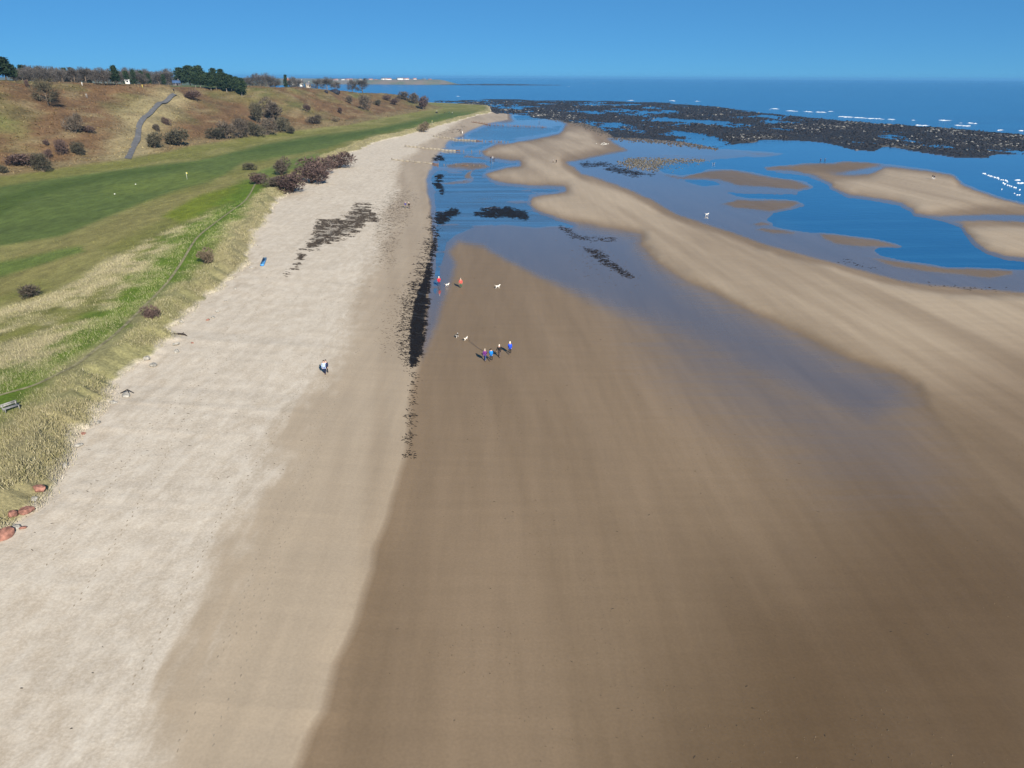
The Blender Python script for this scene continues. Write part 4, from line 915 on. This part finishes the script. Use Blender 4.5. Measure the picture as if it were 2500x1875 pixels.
p = gp(440, 818); o = mesh_np('driftwood_log', *join([tube([(-1.0, 0, .12), (-.3, .08, .16), (.5, -.02, .14), (.85, -.2, .08), (1.15, -.5, .05)], [.13, .15, .13, .09, .05], 6), tube([(.2, 0, .15), (.4, .35, .3)], [.06, .03], 5)]), M_LOG, smooth=True)
o.location = p; tag(o, 'black crooked log lying at the grass edge', 'driftwood')
p = gp(312, 962); o = mesh_np('driftwood_branch', *join([tube([(-.8, 0, .1), (0, .1, .5), (.7, 0, .15)], [.05, .07, .04], 5), tube([(0, .1, .5), (.35, -.3, .1)], [.05, .03], 5)]), M_LOG, smooth=True)
o.location = p; tag(o, 'dark forked branch resting on a grey boulder', 'driftwood')

# ------------------------------------------------------------------ bench on the dune grass
M_SILVER = plain('silvered_wood', (0.24, 0.235, 0.23), .8, .25, 6, .3)
p = gp(29, 1003); b = empty('bench', p, math.radians(58)); tag(b, 'weathered grey wooden bench on the dune grass at the left edge', 'bench')
for k in range(3): part('seat_plank', me_of('seat_plank', box(0, -.18+.16*k, .45, 1.5, .14, .04, .01)), b, M_SILVER)
for k in range(2): part('back_plank', me_of('back_plank', box(0, .30, .62+.17*k, 1.5, .035, .14)), b, M_SILVER)
for sx in (-.62, .62):
    for sy in (-.2, .27): part('leg', me_of('leg', box(sx, sy, (.2 if sy < 0 else .40), .07, .07, (.46 if sy < 0 else .86), .01)), b, M_SILVER)

# ------------------------------------------------------------------ blue tray on the dry sand
M_BLUE = plain('faded_blue_plastic', (0.06, 0.24, 0.52), .45, .25, 4); M_DBLUE = plain('dark_shaded_blue', (0.05, 0.10, 0.16), .6, .3, 4)
p0 = gp(640, 650); p1 = gp(648, 632); dv = p1-p0; L_ = min(dv.length, 5.6); ang_ = math.atan2(dv.y, dv.x)-math.pi/2
t = empty('plastic_trough', p0+Vector((0, 0, .02)), ang_); tag(t, 'long narrow blue plastic trough lying on the dry sand', 'trough')
part('base', me_of('base', box(0, L_/2, .08, .56, L_, .06, .05)), t, M_BLUE)
for sx in (-.29, .29): part('side_wall', me_of('side_wall', box(sx, L_/2, .2, .05, L_, .36, .01)), t, M_DBLUE if sx < 0 else M_BLUE)  # left wall's side shading painted in as a darker blue
part('end_wall', me_of('end_wall', box(0, .03, .2, .53, .05, .35, .01)), t, M_BLUE); part('end_wall', me_of('end_wall', box(0, L_-.03, .2, .53, .05, .35, .01)), t, M_DBLUE)
for k in range(6): part('rib', me_of('rib', box(0, L_*(k+.7)/6.4, .125, .5, .16, .03)), t, M_DBLUE)

# ------------------------------------------------------------------ people and dogs
def skin(name, joints, edges, root, sub=2):
    idx = {k: i for i, k in enumerate(joints)}
    me = bpy.data.meshes.new(name); me.from_pydata([joints[k][:3] for k in joints], [(idx[a], idx[b]) for a, b in edges], [])
    o = bpy.data.objects.new(name, me); COL.objects.link(o)
    sm = o.modifiers.new('skin', 'SKIN'); sm.use_smooth_shade = True; sm.branch_smoothing = .4
    for i, k in enumerate(joints):
        rr = joints[k][3]; v = me.skin_vertices[0].data[i]; v.radius = rr if hasattr(rr, '__len__') else (rr, rr); v.use_root = (k == root)
    ss = o.modifiers.new('sub', 'SUBSURF'); ss.levels = sub; ss.render_levels = sub
    dg = bpy.context.evaluated_depsgraph_get(); res = bpy.data.meshes.new_from_object(o.evaluated_get(dg)); res.name = name
    bpy.data.objects.remove(o); bpy.data.meshes.remove(me)
    return res
def pose_joints(step, arm, el=0.0):
    """walking figure 1.72 m tall, facing +Y; step = stride, arm = swing, el = elbows held out"""
    J = {'pelvis': (0, 0, .94, (.15, .11)), 'waist': (0, 0, 1.08, (.14, .10)), 'chest': (0, .01, 1.28, (.16, .11)), 'collar': (0, 0, 1.42, (.10, .08)), 'neck': (0, .01, 1.49, .055), 'jaw': (0, .03, 1.555, (.07, .085)), 'brow': (0, .02, 1.64, (.078, .095)), 'crown': (0, .01, 1.705, (.055, .065)),
         'nose': (0, .125, 1.60, .014)}
    E = [('pelvis', 'waist'), ('waist', 'chest'), ('chest', 'collar'), ('collar', 'neck'), ('neck', 'jaw'), ('jaw', 'brow'), ('brow', 'crown'), ('jaw', 'nose')]
    for s, n in ((-1, 'L'), (1, 'R')):
        a = arm*s; l = -step*s
        J['sh'+n] = (.17*s, 0, 1.40, .062); J['el'+n] = ((.23+el*.6)*s, -.05+.16*a, 1.13, .045); J['wr'+n] = ((.21+el)*s, .06+.30*a, .90, .032); J['pa'+n] = ((.21+el)*s, .08+.33*a, .83, (.018, .038))
        E += [('collar', 'sh'+n), ('sh'+n, 'el'+n), ('el'+n, 'wr'+n), ('wr'+n, 'pa'+n)]
        for q in range(5):
            oy = -.03+.018*q; t = q == 4; w = J['pa'+n]
            J['k%d%s' % (q, n)] = (w[0]-(.03*s if t else 0), w[1]+oy+(.03 if t else 0), w[2]-(.02 if t else .055), .0085); J['f%d%s' % (q, n)] = (w[0]-(.035 if t else .012)*s, w[1]+oy*1.05+(.045 if t else .012), w[2]-(.05 if t else .085+.008*(1 if q in (1, 2) else 0)), .007)
            E += [('pa'+n, 'k%d%s' % (q, n)), ('k%d%s' % (q, n), 'f%d%s' % (q, n))]
        J['hip'+n] = (.095*s, .02*l, .88, .085); J['kn'+n] = (.10*s, .20*l+.05, .49, .058); J['an'+n] = (.10*s, .40*l-(.06 if l < 0 else 0), .09+(.05 if l < 0 else 0), .038); J['to'+n] = (.11*s, .40*l+.15-(.06 if l < 0 else 0), .035, (.04, .028))
        E += [('pelvis', 'hip'+n), ('hip'+n, 'kn'+n), ('kn'+n, 'an'+n), ('an'+n, 'to'+n)]
    return J, E
def sub_j(J, E, keep, grow):
    J2 = {}
    for k in keep:
        rr = J[k][3]; g = grow.get(k, .016); rr = tuple(c+g for c in rr) if hasattr(rr, '__len__') else rr+g; J2[k] = (*J[k][:3], rr)
    return J2, [(a, b) for a, b in E if a in J2 and b in J2]
PS = []
for st_, ar_, el_ in ((.55, .5, 0), (-.5, -.5, 0), (.15, .1, .06), (.6, .2, .12)):
    J, E = pose_joints(st_, ar_, el_); body = skin('body', J, E, 'pelvis')
    Jj, Ej = sub_j(J, E, ['pelvis', 'waist', 'chest', 'collar', 'shL', 'elL', 'wrL', 'shR', 'elR', 'wrR'], {'pelvis': .045, 'waist': .045, 'chest': .035, 'collar': .022, 'shL': .022, 'shR': .022})
    Jj['hem'] = (0, 0, .84, (.205, .165)); Ej.append(('pelvis', 'hem')); jacket = skin('jacket', Jj, Ej, 'pelvis')
    Jt, Et = sub_j(J, E, ['pelvis', 'hipL', 'knL', 'anL', 'hipR', 'knR', 'anR'], {'pelvis': .012}); tr = skin('trousers', Jt, Et, 'pelvis')
    sh = []
    for n in 'LR':
        a, t = J['an'+n], J['to'+n]; sh.append(skin('shoe', {'a': (*a[:3], .05), 'h': (a[0], a[1]-.05, .045, .045), 't': (t[0], t[1], .04, (.05, .04))}, [('h', 'a'), ('a', 't')], 'a', 1))
    hair = skin('hair', {'a': (0, -.035, 1.585, (.07, .05)), 'b': (0, -.02, 1.66, (.085, .085)), 'c': (0, .015, 1.715, (.065, .07))}, [('a', 'b'), ('b', 'c')], 'b', 1)
    PS.append((body, jacket, tr, sh, hair))
_mc = {}
def flat(name, c, rough=.8):
    if name not in _mc: _mc[name] = plain(name, c, rough, .12, 14)
    return _mc[name]
SKIN = flat('skin', (.52, .33, .25), .6)
CC = dict(red=(.62, .02, .035), coral=(.66, .10, .085), purple=(.13, .025, .17), azure=(.01, .20, .62), royal=(.015, .075, .62), black=(.012, .011, .013), navy=(.015, .02, .055), paleblue=(.36, .46, .70), white=(.75, .75, .75), green=(.01, .10, .055), denim=(.03, .07, .19),
          taupe=(.10, .075, .075), grey=(.22, .22, .23), hairg=(.42, .36, .29), hairb=(.05, .035, .025), hairw=(.80, .72, .62), khaki=(.20, .17, .12), violet=(.05, .045, .20))
def person(px, py, head, pose, hgt, jk, tr, hr, label, group, loc=None):
    p = gp(px, py) if loc is None else loc; p.z = max(p.z, -.03)
    e = empty('person', p, math.radians(-head), hgt/1.72); tag(e, label, 'person', group); b, j, t, sh, h = PS[pose]
    part('body', b, e, SKIN); part('jacket', j, e, flat('cloth_'+jk, CC[jk])); part('trousers', t, e, flat('cloth_'+tr, CC[tr]))
    for s_ in sh: part('shoe', s_, e, flat('cloth_black', CC['black']))
    part('hair', h, e, flat('hair_'+hr, CC[hr])); return e
g4 = 'four walkers with dogs on the wet sand'
person(1184, 881, 10, 0, 1.72, 'purple', 'denim', 'hairg', 'person in purple coat and jeans, leftmost of four walkers', g4)
person(1199, 881, 8, 1, 1.75, 'azure', 'black', 'hairb', 'person in bright azure jacket beside the purple coat', g4)
walker = person(1219, 872, 5, 3, 1.80, 'black', 'taupe', 'hairw', 'person in black jacket with white hat holding the long lead', g4)
person(1245, 864, 2, 1, 1.78, 'royal', 'black', 'hairw', 'person in royal blue jacket, rightmost of four walkers', g4)
person(1072, 698, -30, 3, 1.72, 'red', 'navy', 'hairw', 'person in bright red jacket walking in the shallow film of water', None)
person(1125, 703, 175, 2, 1.78, 'coral', 'green', 'hairg', 'person in coral coat and dark green trousers on wet sand', None)
gm = 'couple on the upper beach'
person(793, 913, 172, 0, 1.78, 'paleblue', 'navy', 'hairb', 'person in pale blue top and dark trousers on the upper beach', gm)
person(798, 912, 176, 1, 1.80, 'navy', 'black', 'hairb', 'person in navy jacket close beside the pale blue top', gm)
gk = 'couple by the seaweed scraps'
person(990, 508, 185, 0, 1.72, 'violet', 'khaki', 'hairg', 'person in dark violet jacket by the seaweed scraps', gk)
person(999, 509, 182, 1, 1.74, 'black', 'taupe', 'hairw', 'person in dark clothes with pale hair by the seaweed scraps', gk)
gg = 'group of four beyond the third groyne'
person(1123, 322, 0, 0, 1.8, 'black', 'black', 'hairb', 'dark figure at the back of the four beyond the groynes', gg); person(1125.5, 327.6, 0, 1, 1.8, 'black', 'navy', 'hairb', 'dark figure at the front of the four beyond the groynes', gg)
person(1128, 320.5, 0, 2, 1.75, 'grey', 'grey', 'hairg', 'grey figure at the back of the four beyond the groynes', gg); person(1129, 327, 0, 1, 1.75, 'white', 'white', 'hairg', 'figure all in white beyond the groynes', gg)
gb = 'pair with a dog by the runnel tip'
person(1197.5, 390, 90, 0, 1.8, 'black', 'black', 'hairb', 'dark figure standing by the tip of the runnel', gb); person(1203, 390.5, 80, 2, 1.75, 'white', 'navy', 'hairg', 'figure in white top by the tip of the runnel', gb)
gs = 'pair crossing the far sandbank'
person(1350.5, 397, 90, 1, 1.75, 'grey', 'taupe', 'hairb', 'grey figure, left of the pair on the far sandbank', gs); person(1358, 398.5, 90, 0, 1.8, 'black', 'black', 'hairb', 'black figure, right of the pair on the far sandbank', gs)
gw = 'pair at the lagoon edge'
person(2002.5, 396.5, 100, 0, 1.75, 'navy', 'navy', 'hairb', 'dark figure, left of two wading at the lagoon edge', gw); person(2013, 396.5, 95, 1, 1.8, 'navy', 'black', 'hairb', 'dark figure, right of two wading at the lagoon edge', gw)
gr = 'couple on the right sandbank'
person(2276, 437.5, 100, 0, 1.78, 'black', 'white', 'hairb', 'person in black with pale trousers, left on the right sandbank', gr); person(2280, 438.5, 95, 1, 1.75, 'navy', 'white', 'hairb', 'person in navy with pale trousers, right on the right sandbank', gr)
person(1316, 301, 90, 0, 1.8, 'navy', 'black', 'hairb', 'lone dark figure beyond the farthest groyne', None)
gf = 'golfers on the far fairway'
person(1086, 277.5, 20, 2, 1.75, 'black', 'black', 'hairb', 'golfer in black nearest the buggy on the far fairway', gf); person(1097, 277, -20, 0, 1.75, 'green', 'navy', 'hairb', 'golfer in green in the middle of the far fairway', gf); person(1104.5, 278, 60, 1, 1.75, 'white', 'black', 'hairb', 'golfer with white top rightmost on the far fairway', gf)

def dog_mesh(sit=0.0):
    J = {'rump': (0, -.26, .40, (.10, .11)), 'loin': (0, -.08, .42, (.09, .10)), 'chest': (0, .17, .41, (.115, .14)), 'neck': (0, .30, .52, .075), 'head': (0, .38, .61, (.075, .075)), 'muzzle': (0, .50, .585, (.04, .042)), 'nose': (0, .54, .58, .026), 'tail1': (0, -.38, .47, .03), 'tail2': (0, -.50, .60, .02), 'tail3': (0, -.52, .70, .012)}
    E = [('rump', 'loin'), ('loin', 'chest'), ('chest', 'neck'), ('neck', 'head'), ('head', 'muzzle'), ('muzzle', 'nose'), ('rump', 'tail1'), ('tail1', 'tail2'), ('tail2', 'tail3')]
    for s, n in ((-1, 'L'), (1, 'R')):
        f = .06*s
        J['ear'+n] = (.065*s, .35, .70, .022); J['fs'+n] = (.09*s, .18, .36, .055); J['fk'+n] = (.09*s, .19+f, .19, .032); J['fp'+n] = (.09*s, .20+f*1.6, .02, .028)
        J['hh'+n] = (.09*s, -.25, .36, .07); J['hk'+n] = (.10*s, -.17-f, .24, .045); J['ho'+n] = (.10*s, -.33-f, .15, .026); J['hp'+n] = (.10*s, -.28-f*1.4, .02, .028)
        E += [('head', 'ear'+n), ('chest', 'fs'+n), ('fs'+n, 'fk'+n), ('fk'+n, 'fp'+n), ('rump', 'hh'+n), ('hh'+n, 'hk'+n), ('hk'+n, 'ho'+n), ('ho'+n, 'hp'+n)]
    return skin('coat', J, E, 'loin', 1)
DOG = dog_mesh()
def fur(name, a, b):
    m = MT(name); v = m.objc(); return m.out(Base_Color=m.mix(m.ss(m.noise(v, 3.2, 2.0), .46, .54), a, b), Roughness=.9)
F_WH = fur('white_fur', (.80, .77, .71), (.70, .66, .60)); F_BW = fur('black_white_fur', (.02, .018, .016), (.75, .72, .68)); F_WB = fur('white_tan_fur', (.75, .72, .66), (.33, .22, .13)); F_BK = fur('dark_fur', (.025, .022, .02), (.05, .04, .03))
def dog(px, py, head, sc, mat, label, group=None):
    p = gp(px, py); p.z = max(p.z, -.03); me = DOG.copy(); me.name = 'dog'; me.materials.clear(); me.materials.append(mat)
    o = link(bpy.data.objects.new('dog', me)); o.location = p; o.rotation_euler = (0, 0, math.radians(-head)); o.scale = (sc,)*3
    return tag(o, label, 'dog', group)
dog(1092, 700, 60, 1.0, F_WB, 'small white and tan dog between the two red coats')
dog(1215, 704, 70, 1.05, F_WH, 'white dog running alone right of the coral coat')
dog(1115.5, 824, 20, .9, F_BW, 'black and white dog ahead on the wet sand')
leaddog = dog(1137, 832, 40, .9, F_WB, 'white and tan dog at the end of the long lead')
dog(1206, 390.5, 120, 1.1, F_BK, 'dark dog beside the pair at the runnel tip')
dog(1725.5, 527, 80, 1.15, F_WH, 'white dog wading in the wet hollow')
dog(1742, 403.5, 95, 1.2, F_BW, 'dark and white dog swimming in the tide pool')
a = leaddog.location+Vector((.25, .2, .45)); b = walker.location+Vector((-.35, .35, .95)); pts = []
for k in range(25):
    t = k/24; q = a.lerp(b, t); g0 = .12; q.z = q.z*(1-.9*math.sin(math.pi*t)**.5)+g0*math.sin(math.pi*t)*.3; q.y -= .9*math.sin(math.pi*t); q.z = max(q.z, .09); pts.append(tuple(q))
tag(mesh_np('dog_lead', *tube(pts, [.022]*25, 4), flat('cloth_taupe', CC['taupe'])), 'long slack lead between the black jacket and a dog', 'lead')

# ------------------------------------------------------------------ golf course things
M_WHITE = flat('white_paint', (.78, .78, .75)); M_YEL = flat('yellow_cloth', (.75, .62, .12)); M_DARK = flat('dark_shell', (.02, .02, .03))
def flagstick(px, py, h, label):
    p = gp(px, py); e = empty('golf_flag', p); tag(e, label, 'golf flag')
    part('pole', me_of('pole', tube([(0, 0, -.1), (0, 0, h)], [.035, .03], 6)), e, M_WHITE)
    V = np.array([(0, 0, h-.02), (.55, .06, h-.22), (0, 0, h-.45), (0, .02, h-.02), (.55, .08, h-.22), (0, .02, h-.45)]); part('flag', me_of('flag', (V, np.array([(0, 1, 2), (3, 5, 4), (0, 3, 1), (1, 3, 4), (1, 4, 2), (2, 4, 5)]))), e, M_YEL)
flagstick(457, 438, 2.2, 'yellow flag on the golf green'); flagstick(1055, 304, 2.6, 'thin pale flagstick at the far end of the links')
def marker(name, px, py, w, h, mat, label, cat, group=None):
    p = gp(px, py); o = mesh_np(name, *box(0, 0, h/2-.05, w, w*.7, h+.1, w*.2), mat); o.location = p; tag(o, label, cat, group); return o
marker('tee_marker', 280, 474, .34, .14, M_WHITE, 'white tee marker low on the fairway, nearer one', 'tee marker', 'white markers on the fairway'); marker('tee_marker', 331, 450, .38, .12, M_WHITE, 'white tee marker on the green, farther one', 'tee marker', 'white markers on the fairway')
marker('wooden_post', 201, 209, .22, 1.5, M_WHITE, 'white post on the hill brow', 'post'); marker('wooden_post', 211, 239, .2, 1.9, M_SILVER, 'pale stake on the slope, left of two', 'post', 'pair of stakes on the slope'); marker('wooden_post', 213.5, 240, .2, 2.0, M_SILVER, 'pale stake on the slope, right of two', 'post', 'pair of stakes on the slope')
marker('wooden_post', 348, 214, .22, 1.5, M_YEL, 'yellowish post on the hilltop left of the path', 'post')
marker('litter_bin', 532, 218, .9, 1.0, M_DARK, 'dark box on the brow below the pine grove', 'bin'); marker('litter_bin', 424, 221, .7, .9, M_DARK, 'dark box by the top of the path', 'bin')
p = gp(1066, 276); e = empty('golf_buggy', p, .6); tag(e, 'dark golf buggy with white roof on the far fairway', 'golf buggy')
part('body', me_of('body', join([box(0, 0, .55, 1.2, 2.4, .5, .15), box(0, -.25, .95, 1.1, .5, .5, .1)])), e, M_DARK); part('roof', me_of('roof', box(0, -.1, 1.85, 1.25, 1.8, .1, .15)), e, M_WHITE)
for sx in (-.5, .5):
    for sy in (-.85, .65):
        part('roof_post', me_of('roof_post', tube([(sx, sy, .7), (sx, sy*.9, 1.82)], [.03, .03], 5)), e, M_DARK)
        t_ = np.linspace(0, 2*math.pi, 13)[:-1]; part('wheel', me_of('wheel', tube([(sx*1.1-.1, sy*1.05, .25), (sx*1.1+.1, sy*1.05, .25)], [.26, .26], 12)), e, M_DARK)

# ------------------------------------------------------------------ buildings
M_WALLW = flat('white_render', (.72, .71, .68)); M_WALLS = flat('stone_wall', (.42, .36, .30)); M_TILE = flat('red_tiles', (.33, .13, .085)); M_SLATE = flat('slate', (.13, .13, .15)); M_GLASS = flat('window_glass', (.03, .04, .055), .2)
def gable(w, d, h, rh, over=.25):
    V = np.array([(-w/2, -d/2, -1), (w/2, -d/2, -1), (w/2, d/2, -1), (-w/2, d/2, -1), (-w/2, -d/2, h), (w/2, -d/2, h), (w/2, d/2, h), (-w/2, d/2, h), (-w/2, 0, h+rh), (w/2, 0, h+rh)])
    Fq = np.array([(0, 1, 5), (0, 5, 4), (2, 3, 7), (2, 7, 6), (1, 2, 6), (1, 6, 5), (3, 0, 4), (3, 4, 7), (4, 8, 7), (5, 6, 9)])
    a, b = w/2+over, d/2+over; k = rh*over/(d/2); t = .18
    R = np.array([(-a, -b, h-k), (a, -b, h-k), (a, 0, h+rh), (-a, 0, h+rh), (-a, b, h-k), (a, b, h-k), (-a, -b, h-k+t), (a, -b, h-k+t), (a, 0, h+rh+t), (-a, 0, h+rh+t), (-a, b, h-k+t), (a, b, h-k+t)])
    RF = np.array([(6, 7, 8), (6, 8, 9), (9, 8, 11), (9, 11, 10), (0, 3, 2), (0, 2, 1), (3, 4, 5), (3, 5, 2), (0, 1, 7), (0, 7, 6), (4, 10, 11), (4, 11, 5), (1, 2, 8), (1, 8, 7), (2, 5, 11), (2, 11, 8), (0, 6, 9), (0, 9, 3), (3, 9, 10), (3, 10, 4)])
    return (V, Fq), (R, RF)
def house(name, x, y, z, w, d, h, rh, rz, mw, mr, label, cat='house', group=None, win=3, chim=True):
    e = empty(name, (x, y, z), rz); tag(e, label, cat, group); a, b = gable(w, d, h, rh)
    part('wall', me_of('wall', a), e, mw); rf = part('roof', me_of('roof', b), e, mr)
    if chim: part('chimney', me_of('chimney', box(w*.3, 0, h+rh+.3, .8, .6, 1.4)), rf, mw)
    for q in range(win):
        for lev in range(1 if h < 4 else 2): part('window', me_of('window', box(-w/2+w*(q+.5)/win, -d/2-.03, 1.3+2.6*lev, min(1.4, w/win*.5), .08, 1.2)), e, M_GLASS)
    part('door', me_of('door', box(w*.08, -d/2-.03, .9, 1.0, .1, 2.0)), e, M_DARK); return e
def at_dist(px, dist, py):
    d = ray(px, py); k = dist/math.hypot(d[0], d[1]); return d[0]*k, d[1]*k, CAM_H+d[2]*k
for (px, py, dist, w, h, mw, mr, l) in [(718, 203, 900, 8, 4, M_WALLW, M_SLATE, 'white gabled house behind bare trees'), (735, 206, 880, 5, 5, M_WALLW, M_SLATE, 'narrow white house beside the bare trees'), (752, 209, 870, 7, 4, M_WALLS, M_SLATE, 'cream house left of the shelter clump'), (700, 199, 960, 9, 4, M_WALLS, M_TILE, 'brown roofed house half hidden behind the fir')]:
    x, y, z = at_dist(px, dist, py); house('house', x, y, z-1.2, w*.75, w*.5, h*.62, 2.0, .9, mw, mr, l, group='houses behind the cliff-top trees')
x, y, z = at_dist(311, 560, 199); house('caravan', x, y, z-.4, 2.6, 1.6, 1.1, .25, .1, M_WALLW, M_WALLW, 'small white caravan under the wood', 'caravan', win=2, chim=False)
x, y, z = at_dist(431, 600, 206); house('clubhouse', x, y, z-.6, 5, 4, 1.6, 1.6, .5, flat('dark_stone', (.12, .11, .11)), flat('blue_roof', (.05, .10, .20)), 'low house with dark blue roof left of the pine grove', group=None)
def shelter(px, py, wpx, hpx, label):
    p = gp(px, py); s = mpp(p); w, h = wpx*s, hpx*s; e = empty('shelter', p); tag(e, label, 'shelter', 'black shelters on the cliff top')
    n = 9; t = np.linspace(0, math.pi, n); V = []
    for yy in (-w*.25, w*.25): V += [(-math.cos(a)*w/2, yy, h*.45+math.sin(a)*h*.55) for a in t]+[(w/2, yy, -.3), (-w/2, yy, -.3)]
    m_ = n+2; Fs = []
    for k in range(m_): j = (k+1) % m_; Fs += [(k, j, j+m_), (k, j+m_, k+m_)]
    for k in range(1, m_-1): Fs += [(0, k+1, k), (m_, m_+k, m_+k+1)]
    part('shell', me_of('shell', (np.array(V), np.array(Fs))), e, M_DARK); part('doorway', me_of('doorway', box(w*.18, -w*.25-.03, h*.3, w*.16, .06, h*.7)), e, M_GLASS); part('vent', me_of('vent', box(0, 0, h, w*.1, w*.2, h*.1)), e, M_DARK)
shelter(817.5, 228, 23, 9.5, 'long black rounded shelter on the cliff-top turf'); shelter(796.5, 226.5, 8, 6, 'small black hut left of the long shelter')

# ------------------------------------------------------------------ far headland with its village, and the low skerry
def headland():
    tip = np.array(on_plane(1088, 207, 0)); L = np.array(on_plane(560, 204, 0)); n = 90; t = np.linspace(0, 1, n)
    m = 14; u = np.linspace(0, 1, m); V = np.zeros((n, m, 3))
    for k in range(n):
        c = tip+(L-tip)*t[k]; hgt = 22*sstep(0, .12, t[k:k+1])[0]*(.85+.3*fbm(t[k:k+1]*9, t[k:k+1]*0, 3, 3)[0])
        for j in range(m):
            prof = sstep(.02, .30, u[j:j+1])[0]*.8+.2*u[j]; V[k, j] = (c[0]+u[j]*60*(u[j]), c[1]+u[j]*900*(.25+t[k]), -1+prof*(hgt+1)+(fbm(np.array([t[k]*60.]), np.array([u[j]*9.]), 8, 2)[0]-.5)*2.5)
    i, j = np.meshgrid(np.arange(n-1), np.arange(m-1), indexing='ij'); q = (i*m+j).ravel()
    mt = MT('headland_turf'); nz = mt.noise(mt.stretch(mt.pos(), (1, .4, 3)), .012, 4.0)
    return mesh_np('headland', V.reshape(-1, 3), np.stack([q, q+1, q+m+1, q+m], 1)[:, ::-1], mt.out(Base_Color=mt.mix(mt.ss(nz, .35, .65), (.20, .15, .10), (.12, .13, .06)), Roughness=.95), smooth=True)
tag(headland(), kind='structure')
def lowland():
    # coastal plain behind the bay
    n = 60; m = 8; V = np.zeros((n, m, 3)); t = np.linspace(0, 1, n)
    for k in range(n):
        for j in range(m):
            x = -900-t[k]*2600; y = 2600+j*500+t[k]*200
            V[k, j] = (x, y, -2+(16+10*fbm(np.array([x*.002]), np.array([y*.002]), 5, 3)[0])*min(1, j/1.5+.05)*min(1, t[k]*6))
    i, j = np.meshgrid(np.arange(n-1), np.arange(m-1), indexing='ij'); q = (i*m+j).ravel()
    return mesh_np('coastal_plain', V.reshape(-1, 3), np.stack([q, q+1, q+m+1, q+m], 1), plain('plain_fields', (.11, .11, .06), .95, .4, .01), smooth=True)
tag(lowland(), kind='structure')
for i, (px, py, w, mw, l) in enumerate([(852, 196, 26, M_WALLS, 'large stone house highest on the headland skyline'), (838, 196, 14, M_WALLW, 'white house left of the large headland house'), (905, 196, 16, M_WALLS, 'stone house on the headland skyline'), (938, 194, 20, M_WALLW, 'white house left of a pair on the headland'), (947, 195, 24, M_WALLW, 'white house right of a pair on the headland'),
    (978, 193.5, 26, M_WALLW, 'long white house at the crest of the headland'), (992, 194.5, 20, M_WALLW, 'white house just right of the crest house'), (1008, 196, 18, M_WALLW, 'white house below the crest houses'), (1013, 194.5, 12, M_WALLW, 'small white house beside the one below the crest'), (1035, 196, 12, M_WALLW, 'small white house near the headland end, left'),
    (1050, 196.5, 12, M_WALLW, 'small white house nearest the headland end'), (972, 203, 18, M_WALLW, 'white boat shed low on the headland shore'), (820, 197, 16, M_WALLW, 'white house at the left of the village'), (880, 195.5, 12, M_WALLS, 'stone cottage left on the headland skyline'), (918, 197.5, 12, M_WALLW, 'small white cottage on the headland slope')]):
    x, y, z = at_dist(px, 4050, py+1.5); house('headland_house', x, y, z-1, w*1.5, w*.8, 8, 4, .3*(i % 3), mw, M_SLATE if i % 2 else M_TILE, l, group='village houses on the far headland', win=2)
r = np.random.default_rng(5); B = []
for q in range(420):
    px = r.uniform(1085, 1360); t = (px-1085)/275; a = on_plane(px, 207.3-2.2*math.sin(math.pi*min(1, t*1.1))*r.uniform(-.3, 1)+.8*t, 0); B.append((a[0], a[1], 0.0))
B = np.array(B); s_ = r.uniform(4, 16, len(B)); tag(stones('skerry', B, np.stack([s_*2.2, s_, s_*.10+.3], 1), M_STONE, np.tile((.03, .03, .035), (len(B), 1)), r), 'low dark skerry of rocks running out from the headland', 'rocks', kind='stuff')
# isolated pale stones on the far sand
P = []
for q in range(26): P.append(gp(1476+r.normal()*6, 352+r.normal()*1.6))
P = np.array([tuple(v) for v in P]); s_ = r.uniform(.2, .45, len(P)); tag(stones('pale_stones', P, np.stack([s_*1.3, s_, s_*.7], 1), M_STONE, np.tile((.5, .48, .43), (len(P), 1)), r), 'little cluster of pale stones on the far sandbank', 'rocks', kind='stuff')

# ------------------------------------------------------------------ sea air
def haze():
    x0, x1, y0, y1, z0, z1 = -30000, 30000, -300, 31000, -3.0, 52.0
    V = np.array([(x, y, z) for z in (z0, z1) for y in (y0, y1) for x in (x0, x1)], float)
    Fq = np.array([(0, 2, 3, 1), (4, 5, 7, 6), (0, 1, 5, 4), (2, 6, 7, 3), (0, 4, 6, 2), (1, 3, 7, 5)])
    m = bpy.data.materials.new('sea_haze'); m.use_nodes = True; t = m.node_tree
    for nd in list(t.nodes):
        if nd.type == 'BSDF_PRINCIPLED': t.nodes.remove(nd)
    v = t.nodes.new('ShaderNodeVolumePrincipled'); v.inputs['Color'].default_value = (.16, .47, .86, 1); v.inputs['Density'].default_value = HAZE; v.inputs['Anisotropy'].default_value = .0
    out = [n for n in t.nodes if n.type == 'OUTPUT_MATERIAL'][0]; t.links.new(v.outputs[0], out.inputs['Volume'])
    return tag(mesh_np('haze', V, Fq, m), kind='stuff')
HAZE = 7e-5
haze()
